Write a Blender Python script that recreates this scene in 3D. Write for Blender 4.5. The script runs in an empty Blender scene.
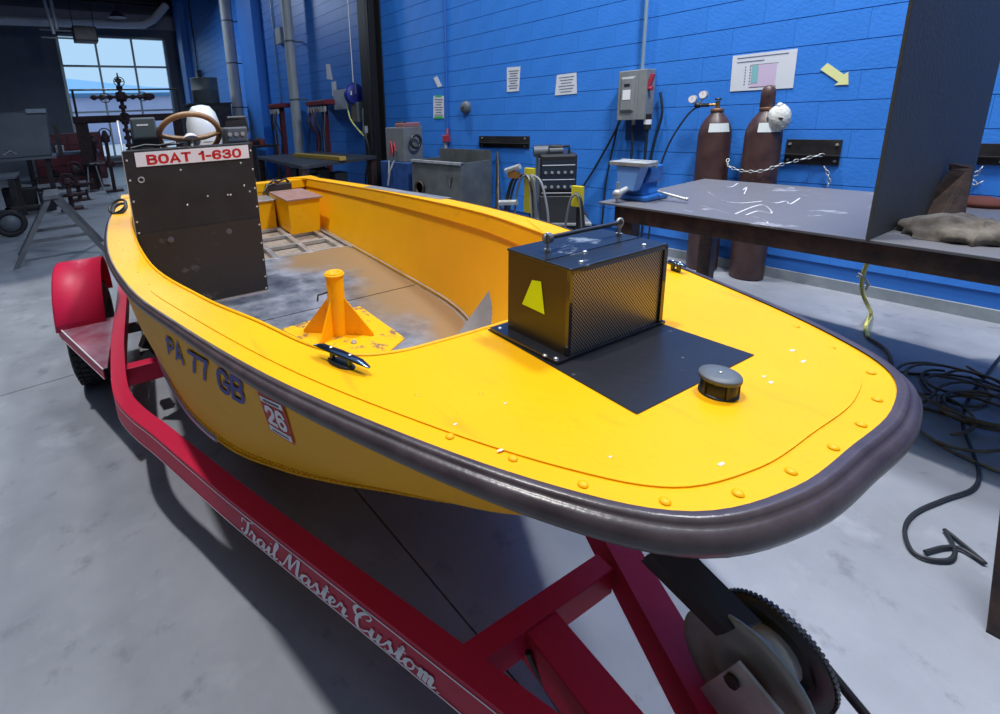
import bpy, math, random
import numpy as np
from mathutils import Matrix, Vector
random.seed(7)
PI=math.pi
scene=bpy.context.scene
COL=scene.collection
# ------------------------------------------------------------------ camera (a cropped wide-angle frame)
FPX,PX,PY=469.99,394.86,224.35
Rwc=np.array([[0.815,-0.577,-0.048],[-0.169,-0.157,-0.973],[0.554,0.801,-0.225]])
u_,_,v_=np.linalg.svd(Rwc);Rwc=u_@v_
HC=1.46
cd=bpy.data.cameras.new('camera');cam=bpy.data.objects.new('camera',cd);COL.objects.link(cam)
cd.sensor_width=36;cd.lens=FPX/1000*36;cd.shift_x=(500-PX)/1000;cd.shift_y=-(357-PY)/1000
cd.clip_start=.02;cd.clip_end=400
M=Matrix.Identity(4)
for r in range(3):
    M[r][0]=Rwc[0][r];M[r][1]=-Rwc[1][r];M[r][2]=-Rwc[2][r]
M[2][3]=HC
cam.matrix_world=M
scene.camera=cam
# ------------------------------------------------------------------ exposure, world, lights
vs=scene.view_settings;vs.view_transform='Standard';vs.look='None';vs.gamma=1;vs.use_curve_mapping=False;vs.exposure=0.0
wd=bpy.data.worlds.new('world');scene.world=wd;wd.use_nodes=True
bg=wd.node_tree.nodes['Background'];bg.inputs[0].default_value=(.50,.74,1.0,1);bg.inputs[1].default_value=.95
def lamp(name,kind,loc,energy,color=(1,1,1),**k):
    d=bpy.data.lights.new(name,kind);d.energy=energy;d.color=color
    for a,b in k.items():
        if a!='aim':setattr(d,a,b)
    o=bpy.data.objects.new(name,d);COL.objects.link(o);o.location=loc
    if 'aim' in k:
        o.rotation_euler=(Vector(k['aim'])-Vector(loc)).to_track_quat('-Z','Y').to_euler()
    return o
lamp('added_sun','SUN',(0,0,9),2.35,(1,.97,.93),angle=math.radians(2),aim=(.17*9,-.17*9,0))  # sun added for the steep parallel shadows indoors; no skylight is known
lamp('high_bay_lamp_light','AREA',(1.2,3.0,6.2),70,(1,.98,.95),shape='DISK',size=.7,aim=(1.4,2.0,0))
lamp('high_bay_lamp_light_front','AREA',(2.7,.2,5.9),270,(.93,.96,1),shape='DISK',size=.8,aim=(3.9,1.2,1.0))
lamp('far_fill_light','AREA',(1.5,14.5,5.3),170,(.7,.83,1),shape='DISK',size=1.0,aim=(1.5,13.5,0))  # fill light added under the ceiling to brighten the far bay
# ------------------------------------------------------------------ camera geometry helpers: pixel -> point on a real plane
def ray(p):
    return Rwc.T@np.array([(p[0]-PX)/FPX,(p[1]-PY)/FPX,1])
C0=np.array([0,0,HC])
def onz(p,z): d=ray(p);return C0+d*((z-HC)/d[2])
def onx(p,x): d=ray(p);return C0+d*(x/d[0])
def ony(p,y): d=ray(p);return C0+d*(y/d[1])
BYAW=.12720644;AX=np.array([math.sin(BYAW),math.cos(BYAW)]);PR=np.array([math.cos(BYAW),-math.sin(BYAW)])
BO=np.array([.7005,.343])-AX*.26
GZ=1.06;SL=-.044
def zd(s): return GZ+SL*(s-.26)
def tol(P): return np.array([(P[:2]-BO)@PR,(P[:2]-BO)@AX,P[2]])   # boat frame: x = to port, y = aft, z up
def bdz(p,z=None):
    if z is not None:return tol(onz(p,z))
    z=GZ
    for _ in range(50):
        q=tol(onz(p,z));z=zd(q[1])
    return q
def bds(p,s):
    d=ray(p);k=(s-(C0[:2]-BO)@AX)/(d[:2]@AX);return tol(C0+d*k)
def bdt(p,t):
    d=ray(p);k=(t-(C0[:2]-BO)@PR)/(d[:2]@PR);return tol(C0+d*k)
# ------------------------------------------------------------------ materials
MATS={}
def mat(name,c,rough=.5,metal=0,c2=None,nscale=6,bump=0,bscale=40,spec=.5,coat=0,lo=.35,hi=.65,emit=None,detail=4,stretch=None):
    if name in MATS:return MATS[name]
    m=bpy.data.materials.new(name);m.use_nodes=True;nt=m.node_tree;b=nt.nodes['Principled BSDF']
    b.inputs['Base Color'].default_value=(*c,1);b.inputs['Roughness'].default_value=rough;b.inputs['Metallic'].default_value=metal
    b.inputs['Specular IOR Level'].default_value=spec;b.inputs['Coat Weight'].default_value=coat
    tc=nt.nodes.new('ShaderNodeTexCoord')
    src=tc.outputs['Object']
    if stretch:
        mp=nt.nodes.new('ShaderNodeMapping');mp.inputs['Scale'].default_value=stretch;nt.links.new(src,mp.inputs[0]);src=mp.outputs[0]
    if c2:
        n=nt.nodes.new('ShaderNodeTexNoise');n.inputs['Scale'].default_value=nscale;n.inputs['Detail'].default_value=detail;n.inputs['Roughness'].default_value=.6
        nt.links.new(src,n.inputs['Vector'])
        r=nt.nodes.new('ShaderNodeValToRGB');r.color_ramp.elements[0].position=lo;r.color_ramp.elements[1].position=hi
        r.color_ramp.elements[0].color=(*c,1);r.color_ramp.elements[1].color=(*c2,1)
        nt.links.new(n.outputs['Fac'],r.inputs[0]);nt.links.new(r.outputs[0],b.inputs['Base Color'])
    if bump:
        n2=nt.nodes.new('ShaderNodeTexNoise');n2.inputs['Scale'].default_value=bscale;n2.inputs['Detail'].default_value=3
        nt.links.new(src,n2.inputs['Vector']);bp=nt.nodes.new('ShaderNodeBump');bp.inputs['Strength'].default_value=bump;bp.inputs['Distance'].default_value=.01
        nt.links.new(n2.outputs['Fac'],bp.inputs['Height']);nt.links.new(bp.outputs[0],b.inputs['Normal'])
    if emit:
        b.inputs['Emission Color'].default_value=(*emit[:3],1);b.inputs['Emission Strength'].default_value=emit[3]
    MATS[name]=m;return m
def worn(name,c,dirt,rough=.4,scale=9,thr=.63,dark=None,metal=0,bump=.1,coat=0):
    """paint with faint mottling, sparse worn flecks and long scuffs"""
    m=mat(name,c,rough,metal,c2=tuple(x*.93 for x in c),nscale=3,bump=bump,bscale=60,coat=coat)
    nt=m.node_tree;b=nt.nodes['Principled BSDF'];base=b.inputs['Base Color'].links[0].from_socket
    tc=[n for n in nt.nodes if n.type=='TEX_COORD'][0]
    n=nt.nodes.new('ShaderNodeTexNoise');n.inputs['Scale'].default_value=scale;n.inputs['Detail'].default_value=7;n.inputs['Roughness'].default_value=.7
    nt.links.new(tc.outputs['Object'],n.inputs['Vector'])
    r=nt.nodes.new('ShaderNodeValToRGB');r.color_ramp.elements[0].position=thr;r.color_ramp.elements[1].position=thr+.05
    nt.links.new(n.outputs['Fac'],r.inputs[0])
    mx=nt.nodes.new('ShaderNodeMix');mx.data_type='RGBA';nt.links.new(r.outputs[0],mx.inputs[0]);nt.links.new(base,mx.inputs[6]);mx.inputs[7].default_value=(*dirt,1)
    out=mx.outputs[2]
    if dark:
        mp=nt.nodes.new('ShaderNodeMapping');mp.inputs['Scale'].default_value=(14,2.2,6);mp.inputs['Rotation'].default_value=(0,0,.9)
        nt.links.new(tc.outputs['Object'],mp.inputs[0])
        n3=nt.nodes.new('ShaderNodeTexNoise');n3.inputs['Scale'].default_value=2.2;n3.inputs['Detail'].default_value=6
        nt.links.new(mp.outputs[0],n3.inputs['Vector']);r3=nt.nodes.new('ShaderNodeValToRGB');r3.color_ramp.elements[0].position=.62;r3.color_ramp.elements[1].position=.74
        r3.color_ramp.elements[1].color=(.5,.5,.5,1)
        nt.links.new(n3.outputs['Fac'],r3.inputs[0]);m3=nt.nodes.new('ShaderNodeMix');m3.data_type='RGBA'
        nt.links.new(r3.outputs[0],m3.inputs[0]);nt.links.new(out,m3.inputs[6]);m3.inputs[7].default_value=(*dark,1);out=m3.outputs[2]
    nt.links.new(out,b.inputs['Base Color']);return m
YEL=worn('yellow_paint',(.90,.425,.001),(.80,.52,.22),rough=.42,scale=7,thr=.72,dark=(.60,.26,.01),bump=.06)
YIN=worn('yellow_paint_inside',(.86,.40,.001),(.5,.25,.03),rough=.5,scale=18,thr=.70,bump=.04)
YHU=worn('yellow_hull_paint',(.90,.44,.003),(.50,.28,.05),rough=.55,scale=6,thr=.66,bump=.05)
for m_ in(YEL,YIN,YHU):m_.node_tree.nodes['Principled BSDF'].inputs['Specular IOR Level'].default_value=.25
RUB=mat('rub_rail_rubber',(.050,.036,.040),.30,c2=(.075,.056,.062),nscale=20,bump=.05,bscale=120)
ALU=mat('bare_aluminium',(.36,.36,.38),.42,.7,c2=(.55,.55,.56),nscale=5,bump=.1,bscale=50)
FLR=worn('scuffed_deck_plate',(.20,.21,.25),(.10,.12,.17),rough=.42,scale=3.2,thr=.50,metal=.5,bump=.15)
def floorplate():
    m=mat('worn_floor_plate',(.17,.19,.235),.40,.45,bump=.12,bscale=60)
    nt=m.node_tree;b=nt.nodes['Principled BSDF'];tc=[n for n in nt.nodes if n.type=='TEX_COORD'][0]
    n=nt.nodes.new('ShaderNodeTexNoise');n.inputs['Scale'].default_value=4.5;n.inputs['Detail'].default_value=8;n.inputs['Roughness'].default_value=.65;nt.links.new(tc.outputs['Object'],n.inputs['Vector'])
    r=nt.nodes.new('ShaderNodeValToRGB');e=r.color_ramp.elements;e[0].position=.36;e[0].color=(.09,.11,.15,1);e[1].position=.66;e[1].color=(.42,.44,.50,1)
    nt.links.new(n.outputs['Fac'],r.inputs[0])
    n2=nt.nodes.new('ShaderNodeTexNoise');n2.inputs['Scale'].default_value=1.6;n2.inputs['Detail'].default_value=3;nt.links.new(tc.outputs['Object'],n2.inputs['Vector'])
    sx=nt.nodes.new('ShaderNodeSeparateXYZ');nt.links.new(tc.outputs['Object'],sx.inputs[0])
    ma=nt.nodes.new('ShaderNodeMath');ma.operation='MULTIPLY_ADD';ma.inputs[1].default_value=.75;nt.links.new(sx.outputs[0],ma.inputs[0]);nt.links.new(n2.outputs['Fac'],ma.inputs[2])
    r2=nt.nodes.new('ShaderNodeValToRGB');r2.color_ramp.elements[0].position=.62;r2.color_ramp.elements[1].position=.82;nt.links.new(ma.outputs[0],r2.inputs[0])
    mx=nt.nodes.new('ShaderNodeMix');mx.data_type='RGBA';nt.links.new(r2.outputs[0],mx.inputs[0]);nt.links.new(r.outputs[0],mx.inputs[6]);mx.inputs[7].default_value=(.36,.24,.13,1)
    nt.links.new(mx.outputs[2],b.inputs['Base Color']);return m
FLP=floorplate()
RED=worn('trailer_red_paint',(.56,.014,.060),(.42,.07,.10),rough=.45,scale=12,thr=.70,bump=.08,coat=0)
RED.node_tree.nodes['Principled BSDF'].inputs['Specular IOR Level'].default_value=.25
WHT=mat('white_vinyl',(.86,.84,.88),.5)
REDL=mat('red_lettering',(.62,.015,.02),.5)
BLUL=mat('blue_lettering',(.015,.05,.30),.5,spec=.2)
BLK=mat('black_textured_panel',(.010,.011,.015),.55,c2=(.018,.020,.026),nscale=7,bump=.25,bscale=260)
BGL=mat('black_gloss_paint',(.010,.010,.012),.14,c2=(.022,.022,.028),nscale=6,coat=.5)
BPT=worn('black_deck_patch',(.014,.014,.018),(.30,.30,.33),rough=.36,scale=34,thr=.66,bump=.05)
BTP=worn('scuffed_box_top',(.016,.019,.026),(.22,.25,.29),rough=.28,scale=9,thr=.60,bump=.05)
BRZ=mat('brown_black_side',(.055,.038,.018),.3,c2=(.035,.026,.014),nscale=4)
SCRW=mat('screw_metal',(.7,.7,.7),.35,.8)
GALV=mat('galvanised_steel',(.38,.39,.39),.48,.5,c2=(.55,.56,.56),nscale=14,bump=.05)
DSTL=mat('dark_steel',(.028,.027,.030),.4,.5,c2=(.055,.05,.05),nscale=9,bump=.15,bscale=60)
RSTL=mat('rusty_dark_steel',(.030,.024,.026),.45,.4,c2=(.085,.05,.04),nscale=11,bump=.2,bscale=80)
TIRE=mat('tyre_rubber',(.016,.016,.018),.75,bump=.1,bscale=120)
FLU=mat('fluorescent_yellow',(.72,1.0,.0),.5)
MBLK=mat('black_plastic',(.020,.021,.024),.4)
GRYP=mat('grey_plastic',(.10,.115,.135),.5)
WOOD=mat('wooden_wheel',(.30,.16,.075),.45,c2=(.42,.25,.13),nscale=16)
MWHT=mat('motor_white',(.78,.80,.82),.3)
PINK=mat('brown_lid_board',(.24,.125,.10),.6,c2=(.32,.19,.16),nscale=14)
TAN=mat('tan_grit',(.30,.24,.19),.8,c2=(.20,.16,.13),nscale=20)
CYLM=mat('maroon_cylinder_paint',(.050,.024,.025),.42,c2=(.088,.042,.038),nscale=7,bump=.08,bscale=30)
CONC=None
# ------------------------------------------------------------------ mesh builder
class MB:
    def __init__(s): s.v=[];s.f=[];s.sm=[]
    def add(s,v,f,smooth=False):
        n=len(s.v);s.v+= [tuple(float(c) for c in p) for p in v];s.f+=[tuple(i+n for i in q) for q in f];s.sm+=[smooth]*len(f);return s
    def box(s,x0,x1,y0,y1,z0,z1):
        return s.hexa([(x0,y0,z0),(x1,y0,z0),(x1,y1,z0),(x0,y1,z0)],[(x0,y0,z1),(x1,y0,z1),(x1,y1,z1),(x0,y1,z1)])
    def cbox(s,c,d,rz=0,rx=0,ry=0):
        Mx=Matrix.Rotation(rz,3,'Z')@Matrix.Rotation(ry,3,'Y')@Matrix.Rotation(rx,3,'X');hx,hy,hz=d[0]/2,d[1]/2,d[2]/2
        P=[Vector(c)+Mx@Vector(q) for q in [(-hx,-hy,-hz),(hx,-hy,-hz),(hx,hy,-hz),(-hx,hy,-hz),(-hx,-hy,hz),(hx,-hy,hz),(hx,hy,hz),(-hx,hy,hz)]]
        return s.hexa(P[:4],P[4:])
    def hexa(s,b,t):
        n=len(b);f=[tuple(range(n-1,-1,-1)),tuple(range(n,2*n))]
        for i in range(n):j=(i+1)%n;f.append((i,j,n+j,n+i))
        return s.add(list(b)+list(t),f)
    def prism(s,poly,z0,z1): return s.hexa([(x,y,z0) for x,y in poly],[(x,y,z1) for x,y in poly])
    def xprism(s,poly,x0,x1): return s.hexa([(x0,y,z) for y,z in poly],[(x1,y,z) for y,z in poly])
    def yprism(s,poly,y0,y1): return s.hexa([(x,y0,z) for x,z in poly],[(x,y1,z) for x,z in poly])
    def tube(s,pts,r,n=8,closed=False,cap=True,sy=1):
        P=[Vector(p) for p in pts];m=len(P);R=r if isinstance(r,(list,tuple)) else [r]*m;V=[];up=None
        for i in range(m):
            a=P[i-1] if (i or closed) else P[i];b=P[(i+1)%m] if (i<m-1 or closed) else P[i]
            t=(b-a).normalized() if (b-a).length>1e-9 else Vector((0,0,1))
            if up is None: up=Vector((0,0,1)) if abs(t.z)<.9 else Vector((1,0,0))
            x=t.cross(up)
            if x.length<1e-6:x=t.orthogonal()
            x.normalize();y=x.cross(t).normalized();up=y
            for k in range(n):
                q=2*PI*k/n;V.append(P[i]+x*math.cos(q)*R[i]+y*math.sin(q)*R[i]*sy)
        F=[]
        for i in range(m if closed else m-1):
            for k in range(n):
                a=i*n+k;b=i*n+(k+1)%n;c=((i+1)%m)*n+(k+1)%n;d=((i+1)%m)*n+k;F.append((a,d,c,b))
        s.add(V,F,True)
        if cap and not closed:s.add([V[k] for k in range(n)],[tuple(range(n))]);s.add([V[(m-1)*n+k] for k in range(n)],[tuple(range(n-1,-1,-1))])
        return s
    def cyl(s,a,b,r,n=14,r2=None): return s.tube([a,b],[r,r if r2 is None else r2],n)
    def lathe(s,prof,c=(0,0,0),n=24,axis='z',smooth=True):
        V=[];m=len(prof)
        for r,h in prof:
            for k in range(n):
                q=2*PI*k/n;x,y=r*math.cos(q),r*math.sin(q)
                p={'z':(x,y,h),'y':(x,h,-y),'x':(h,x,y)}[axis];V.append((p[0]+c[0],p[1]+c[1],p[2]+c[2]))
        F=[(i*n+k,i*n+(k+1)%n,(i+1)*n+(k+1)%n,(i+1)*n+k) for i in range(m-1) for k in range(n)]
        s.add(V,F,smooth);s.add(V[:n],[tuple(range(n-1,-1,-1))]);s.add(V[-n:],[tuple(range(n))]);return s
    def torus(s,c,R,r,axis='z',n=28,k=8,a0=0,a1=2*PI,tilt=None):
        full=abs(a1-a0-2*PI)<1e-6;m=n if full else n+1;P=[]
        for i in range(m):
            q=a0+(a1-a0)*i/n;p=Vector({'z':(R*math.cos(q),R*math.sin(q),0),'y':(R*math.cos(q),0,R*math.sin(q)),'x':(0,R*math.cos(q),R*math.sin(q))}[axis])
            if tilt:p=tilt@p
            P.append(p+Vector(c))
        return s.tube(P,r,k,closed=full)
    def sph(s,c,r,n=12,m=8,sc=(1,1,1)):
        V=[];F=[]
        for i in range(m+1):
            th=PI*i/m
            for k in range(n):
                q=2*PI*k/n;V.append((c[0]+r*sc[0]*math.sin(th)*math.cos(q),c[1]+r*sc[1]*math.sin(th)*math.sin(q),c[2]+r*sc[2]*math.cos(th)))
        for i in range(m):
            for k in range(n):F.append((i*n+k,(i+1)*n+k,(i+1)*n+(k+1)%n,i*n+(k+1)%n))
        return s.add(V,F,True)
    def strip(s,A,B,smooth=False,closed=False):
        n=len(A);F=[(i,(i+1)%n,n+(i+1)%n,n+i) for i in range(n if closed else n-1)];return s.add(list(A)+list(B),F,smooth)
    def grid(s,rows,smooth=True):
        n=len(rows[0]);V=[p for r in rows for p in r];F=[(i*n+k,i*n+k+1,(i+1)*n+k+1,(i+1)*n+k) for i in range(len(rows)-1) for k in range(n-1)];return s.add(V,F,smooth)
def finish(o,bevel=0,seg=2,solid=0,weld=False):
    if solid:
        md=o.modifiers.new('solid','SOLIDIFY');md.thickness=solid;md.offset=-1
    if bevel:
        md=o.modifiers.new('bevel','BEVEL');md.width=bevel;md.segments=seg;md.limit_method='ANGLE';md.angle_limit=math.radians(40);md.harden_normals=False
def obj(name,mb,m,parent=None,bevel=0,label=None,loc=None,rz=0,seg=2,solid=0,kind=None):
    me=bpy.data.meshes.new(name);me.from_pydata(mb.v,[],mb.f);me.polygons.foreach_set('use_smooth',mb.sm);me.materials.append(m);me.validate();me.update()
    o=bpy.data.objects.new(name,me);COL.objects.link(o)
    if parent:o.parent=parent
    if loc:o.location=loc
    if rz:o.rotation_euler=(0,0,rz)
    if label:o['label']=label
    if kind:o['kind']=kind
    finish(o,bevel,seg,solid);return o
def tag(o,label,cat,group=None):
    o['label']=label;o['category']=cat
    if group:o['group']=group
    return o
def thing(name,label,cat,loc=(0,0,0),rz=0,group=None):
    o=bpy.data.objects.new(name,None);COL.objects.link(o);o.location=loc;o.rotation_euler=(0,0,rz);o.empty_display_size=.1
    return tag(o,label,cat,group)
def struct(name,mb,m,**k):
    o=obj(name,mb,m,**k);o['kind']='structure';return o
def copy_tree(o,parent=None):
    kids=list(o.children);c=o.copy();COL.objects.link(c)
    if parent:c.parent=parent
    for ch in kids:copy_tree(ch,c)
    return c
def cr(P,n,closed=False):
    """Catmull-Rom through points, n samples per span"""
    P=[np.array(p,float) for p in P];out=[];m=len(P)
    for i in range(m if closed else m-1):
        if closed:a,b,c,d=P[i-1],P[i],P[(i+1)%m],P[(i+2)%m]
        else:a,b,c,d=P[max(i-1,0)],P[i],P[i+1],P[min(i+2,m-1)]
        for k in range(n):
            t=k/n;out.append(.5*((2*b)+(c-a)*t+(2*a-5*b+4*c-d)*t*t+(3*b-a-3*c+d)*t**3))
    if not closed:out.append(P[-1])
    return out
def text_mesh(txt,size,bold=0,shear=0,extr=0,align='LEFT',space=1.0,sx=1.0):
    cu=bpy.data.curves.new('txt','FONT');cu.body=txt;cu.size=size;cu.offset=bold;cu.shear=shear;cu.extrude=extr;cu.align_x=align;cu.space_character=space;cu.resolution_u=4
    o=bpy.data.objects.new('txt',cu);COL.objects.link(o);dg=bpy.context.evaluated_depsgraph_get();dg.update()
    me=bpy.data.meshes.new_from_object(o.evaluated_get(dg));v=[(p.co.x*sx,p.co.y,p.co.z) for p in me.vertices];f=[tuple(p.vertices) for p in me.polygons]
    bpy.data.objects.remove(o);bpy.data.curves.remove(cu);bpy.data.meshes.remove(me);return v,f
def text_on(name,txt,fn,m,parent,size,bold=0,shear=0,space=1,align='LEFT',sx=1,label=None):
    v,f=text_mesh(txt,size,bold,shear,0,align,space,sx);mb=MB();mb.add([fn(x,y) for x,y,_ in v],f);return obj(name,mb,m,parent,label=label)
BLOCKF={'B':([[(0,0),(0,1)],[(0,1),(.34,1),(.46,.93),(.5,.8),(.46,.62),(.34,.53),(0,.53)],[(.34,.53),(.49,.45),(.54,.28),(.49,.07),(.36,0),(0,0)]],.54),
'O':([[(.27,1),(.08,.92),(0,.7),(0,.3),(.08,.08),(.27,0),(.46,.08),(.54,.3),(.54,.7),(.46,.92),(.27,1)]],.54),
'A':([[(0,0),(.29,1.02),(.58,0)],[(.12,.3),(.46,.3)]],.58),'T':([[(0,1),(.54,1)],[(.27,1),(.27,0)]],.54),
'1':([[(.0,.74),(.14,.82),(.22,1)],[(.24,1),(.24,0)]],.26),'-':([[(0,.42),(.26,.42)]],.26),
'6':([[(.50,.80),(.44,.94),(.26,1),(.08,.92),(0,.68),(0,.3),(.08,.07),(.26,0),(.44,.07),(.51,.28),(.44,.5),(.27,.58),(.08,.5),(0,.32)]],.52),
'3':([[(.02,.78),(.08,.94),(.26,1),(.44,.93),(.48,.76),(.42,.6),(.22,.54)],[(.22,.54),(.46,.46),(.52,.28),(.44,.07),(.26,0),(.08,.07),(.0,.24)]],.52),
'0':([[(.26,1),(.08,.92),(0,.7),(0,.3),(.08,.08),(.26,0),(.44,.08),(.52,.3),(.52,.7),(.44,.92),(.26,1)]],.52),
'P':([[(0,0),(0,1)],[(0,1),(.34,1),(.48,.92),(.52,.73),(.46,.53),(.34,.46),(0,.46)]],.52),
'7':([[(0,1),(.52,1)],[(.52,1),(.30,.5),(.2,0)]],.52),
'G':([[(.52,.76),(.44,.93),(.27,1),(.08,.92),(0,.7),(0,.3),(.08,.08),(.28,0),(.46,.05),(.54,.2),(.54,.45),(.30,.45)]],.56),
'2':([[(.0,.74),(.07,.93),(.26,1),(.45,.92),(.5,.74),(.42,.52),(.12,.2),(0,0)],[(0,0),(.52,0)]],.52),' ':([],.22)}
def block_text(txt,w=.18,gap=.24):
    """bold block letters as flat ribbons: returns verts and faces in a unit-high line"""
    V=[];F=[];x=0
    for ch in txt:
        st,ad=BLOCKF[ch]
        for P in st:
            P=[np.array((a+x,w/2+b*(1-w))) for a,b in P];m=len(P);cl=np.allclose(P[0],P[-1]);base=len(V)
            for i in range(m):
                a=P[i-1] if i else (P[-2] if cl else None);b=P[i+1] if i<m-1 else (P[1] if cl else None)
                d0=(P[i]-a)/np.linalg.norm(P[i]-a) if a is not None else None;d1=(b-P[i])/np.linalg.norm(b-P[i]) if b is not None else None
                if d0 is None:d0=d1
                if d1 is None:d1=d0
                n0=np.array([-d0[1],d0[0]]);n1=np.array([-d1[1],d1[0]]);n=n0+n1;n/=np.linalg.norm(n);k=w/2/max(n@n0,.5)
                e=np.zeros(2)
                if not cl and i==0:e=-d1*w*.42
                if not cl and i==m-1:e=d0*w*.42
                V.append((*(P[i]+n*k+e),0));V.append((*(P[i]-n*k+e),0))
            F+=[(base+2*i,base+2*i+1,base+2*i+3,base+2*i+2) for i in range(m-1)]
        x+=ad+gap
    return V,F
def planefn(o,ux,uy,off=.0):
    o,ux,uy=Vector(o),Vector(ux).normalized(),Vector(uy).normalized();n=ux.cross(uy)
    return lambda x,y:o+ux*x+uy*y+n*off
# ================================================================== THE SETTING
W=4.648
BLU=mat('blue_wall_paint',(.042,.225,.74),.42,c2=(.036,.21,.69),nscale=3,bump=.25,bscale=45)
BLUD=mat('blue_joint_paint',(.020,.14,.50),.6)
def concrete():
    m=mat('concrete_floor',(.27,.29,.335),.55,bump=.08,bscale=25);nt=m.node_tree;b=nt.nodes['Principled BSDF'];g=nt.nodes.new('ShaderNodeNewGeometry')
    def nz(sc,de,lo,hi,c0,c1,vec=None):
        n=nt.nodes.new('ShaderNodeTexNoise');n.inputs['Scale'].default_value=sc;n.inputs['Detail'].default_value=de;n.inputs['Roughness'].default_value=.65
        nt.links.new(vec or g.outputs['Position'],n.inputs['Vector']);r=nt.nodes.new('ShaderNodeValToRGB');r.color_ramp.elements[0].position=lo;r.color_ramp.elements[1].position=hi
        r.color_ramp.elements[0].color=(*c0,1);r.color_ramp.elements[1].color=(*c1,1);nt.links.new(n.outputs['Fac'],r.inputs[0]);return r.outputs[0]
    a=nz(1.1,8,.34,.66,(.185,.20,.235),(.275,.29,.335));d=nz(7,10,.58,.68,(0,0,0),(.8,.8,.8));e=nz(2.6,10,.56,.70,(0,0,0),(.55,.55,.55))
    m1=nt.nodes.new('ShaderNodeMix');m1.data_type='RGBA';nt.links.new(d,m1.inputs[0]);nt.links.new(a,m1.inputs[6]);m1.inputs[7].default_value=(.15,.16,.19,1)
    m2=nt.nodes.new('ShaderNodeMix');m2.data_type='RGBA';nt.links.new(e,m2.inputs[0]);nt.links.new(m1.outputs[2],m2.inputs[6]);m2.inputs[7].default_value=(.36,.38,.43,1)
    nt.links.new(m2.outputs[2],b.inputs['Base Color'])
    r=nz(2,4,.3,.7,(.32,.32,.32),(.6,.6,.6));nt.links.new(r,b.inputs['Roughness']);return m
CONC=concrete();SUBF=mat('joint_dirt',(.06,.065,.07),.9)
fl=struct('floor',MB().box(-12,W+.2,-4,25,-.3,-.1),SUBF)
xs=[-12,-8.3,-3.78,.74,W+.2];ys=[-4,-1.2,3.32,7.85,12.4,16.9,21.4,25]
for i in range(len(xs)-1):
    for j in range(len(ys)-1):
        g=.003;obj('slab',MB().box(xs[i]+g,xs[i+1]-g,ys[j]+g,ys[j+1]-g,-.1,0),CONC,fl)
# right wall : concrete block, each near block its own piece
wr=struct('wall_right',MB().box(W+.012,W+.3,-4,22.2,0,7.2),BLUD)
BL,BH=.407,.2035;z0c=-.015
blk=MB();e=.0016;ey=.0007;g=.0013
hx=BL/2;hz=BH/2-g
blk.add([(0,-hx+ey,-hz+e),(0,hx-ey,-hz+e),(0,hx-ey,hz-e),(0,-hx+ey,hz-e),(.0125,-hx,-hz),(.0125,hx,-hz),(.0125,hx,hz),(.0125,-hx,hz)],[(3,2,1,0),(0,1,5,4),(1,2,6,5),(2,3,7,6),(3,0,4,7)])
blme=None;cells=[];far=[]
for k in range(0,35):
    for j in range(-8,56):
        y=j*BL+(BL/2 if k%2 else 0)+.1;z=z0c+(k+.5)*BH
        if z+BH/2>7.1:continue
        if z-BH/2<0:continue
        if -.35<y<6.6 and z<3.45:cells.append((y,z))
        elif y>-.6:far.append((y,z))
cells.sort(key=lambda c:(c[0]-1.5)**2*.5+(c[1]-1.2)**2)
far+=cells[300:];cells=cells[:300]
first=None
for y,z in cells:
    if first is None:
        first=obj('block',blk,BLU,wr,loc=(W,y,z))
    else:
        c=first.copy();COL.objects.link(c);c.parent=wr;c.location=(W,y,z)
fm=MB()
for y,z in far: fm.add([(W+v[0],y+v[1],z+v[2]) for v in blk.v],blk.f)
obj('block_courses',fm,BLU,wr,kind='stuff')
CURB=mat('grey_curb_paint',(.20,.23,.26),.6,c2=(.26,.29,.32),nscale=8)
struct('baseboard_right',MB().box(W-.012,W+.02,-4,22.2,0,.082),CURB)
# block pilasters in the far bays
for k,(y0,y1) in enumerate(((12.2,13.3),(19.9,20.6))):
    struct('trim_%d'%(k+1),MB().box(W-.22,W+.05,y0,y1,0,7.2),BLU)
# end wall with the large window
EY=22.0
DW=mat('dark_painted_wall',(.15,.17,.205),.7,c2=(.175,.195,.23),nscale=2)
wx0,wx1,wz0,wz1=.54,4.24,.35,4.98
ew=MB().box(-12,wx0,EY,EY+.3,0,7.2).box(wx1,W+.3,EY,EY+.3,0,7.2).box(wx0,wx1,EY,EY+.3,wz1,7.2).box(wx0,wx1,EY,EY+.3,0,wz0)
struct('wall_end',ew,DW)
struct('wall_left',MB().box(-12.3,-12,-4,22.3,0,6.4),mat('left_grey_wall',(.22,.24,.28),.7))
FRM=mat('window_frame_metal',(.34,.40,.42),.4,.5)
GLS=bpy.data.materials.new('window_glass');GLS.use_nodes=True;gb=GLS.node_tree.nodes['Principled BSDF'];gb.inputs['Transmission Weight'].default_value=1;gb.inputs['Roughness'].default_value=0;gb.inputs['IOR'].default_value=1.02;gb.inputs['Base Color'].default_value=(.93,.98,1,1)
wi=struct('window_1',MB().box(wx0,wx0+.09,EY-.06,EY+.1,wz0,wz1).box(wx1-.09,wx1,EY-.06,EY+.1,wz0,wz1).box(wx0,wx1,EY-.06,EY+.1,wz1-.09,wz1).box(wx0,wx1,EY-.06,EY+.1,wz0,wz0+.09),FRM)
cx=[wx0+(wx1-wx0)*i/3 for i in range(4)];cz=[wz0,2.15,float(ony((110,66.5),EY)[2]),wz1]
for x in cx[1:3]:obj('mullion',MB().box(x-.035,x+.035,EY-.04,EY+.08,wz0,wz1),FRM,wi)
for z in cz[1:3]:obj('transom_bar',MB().box(wx0,wx1,EY-.05,EY+.09,z-.035,z+.035),FRM,wi)
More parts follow.
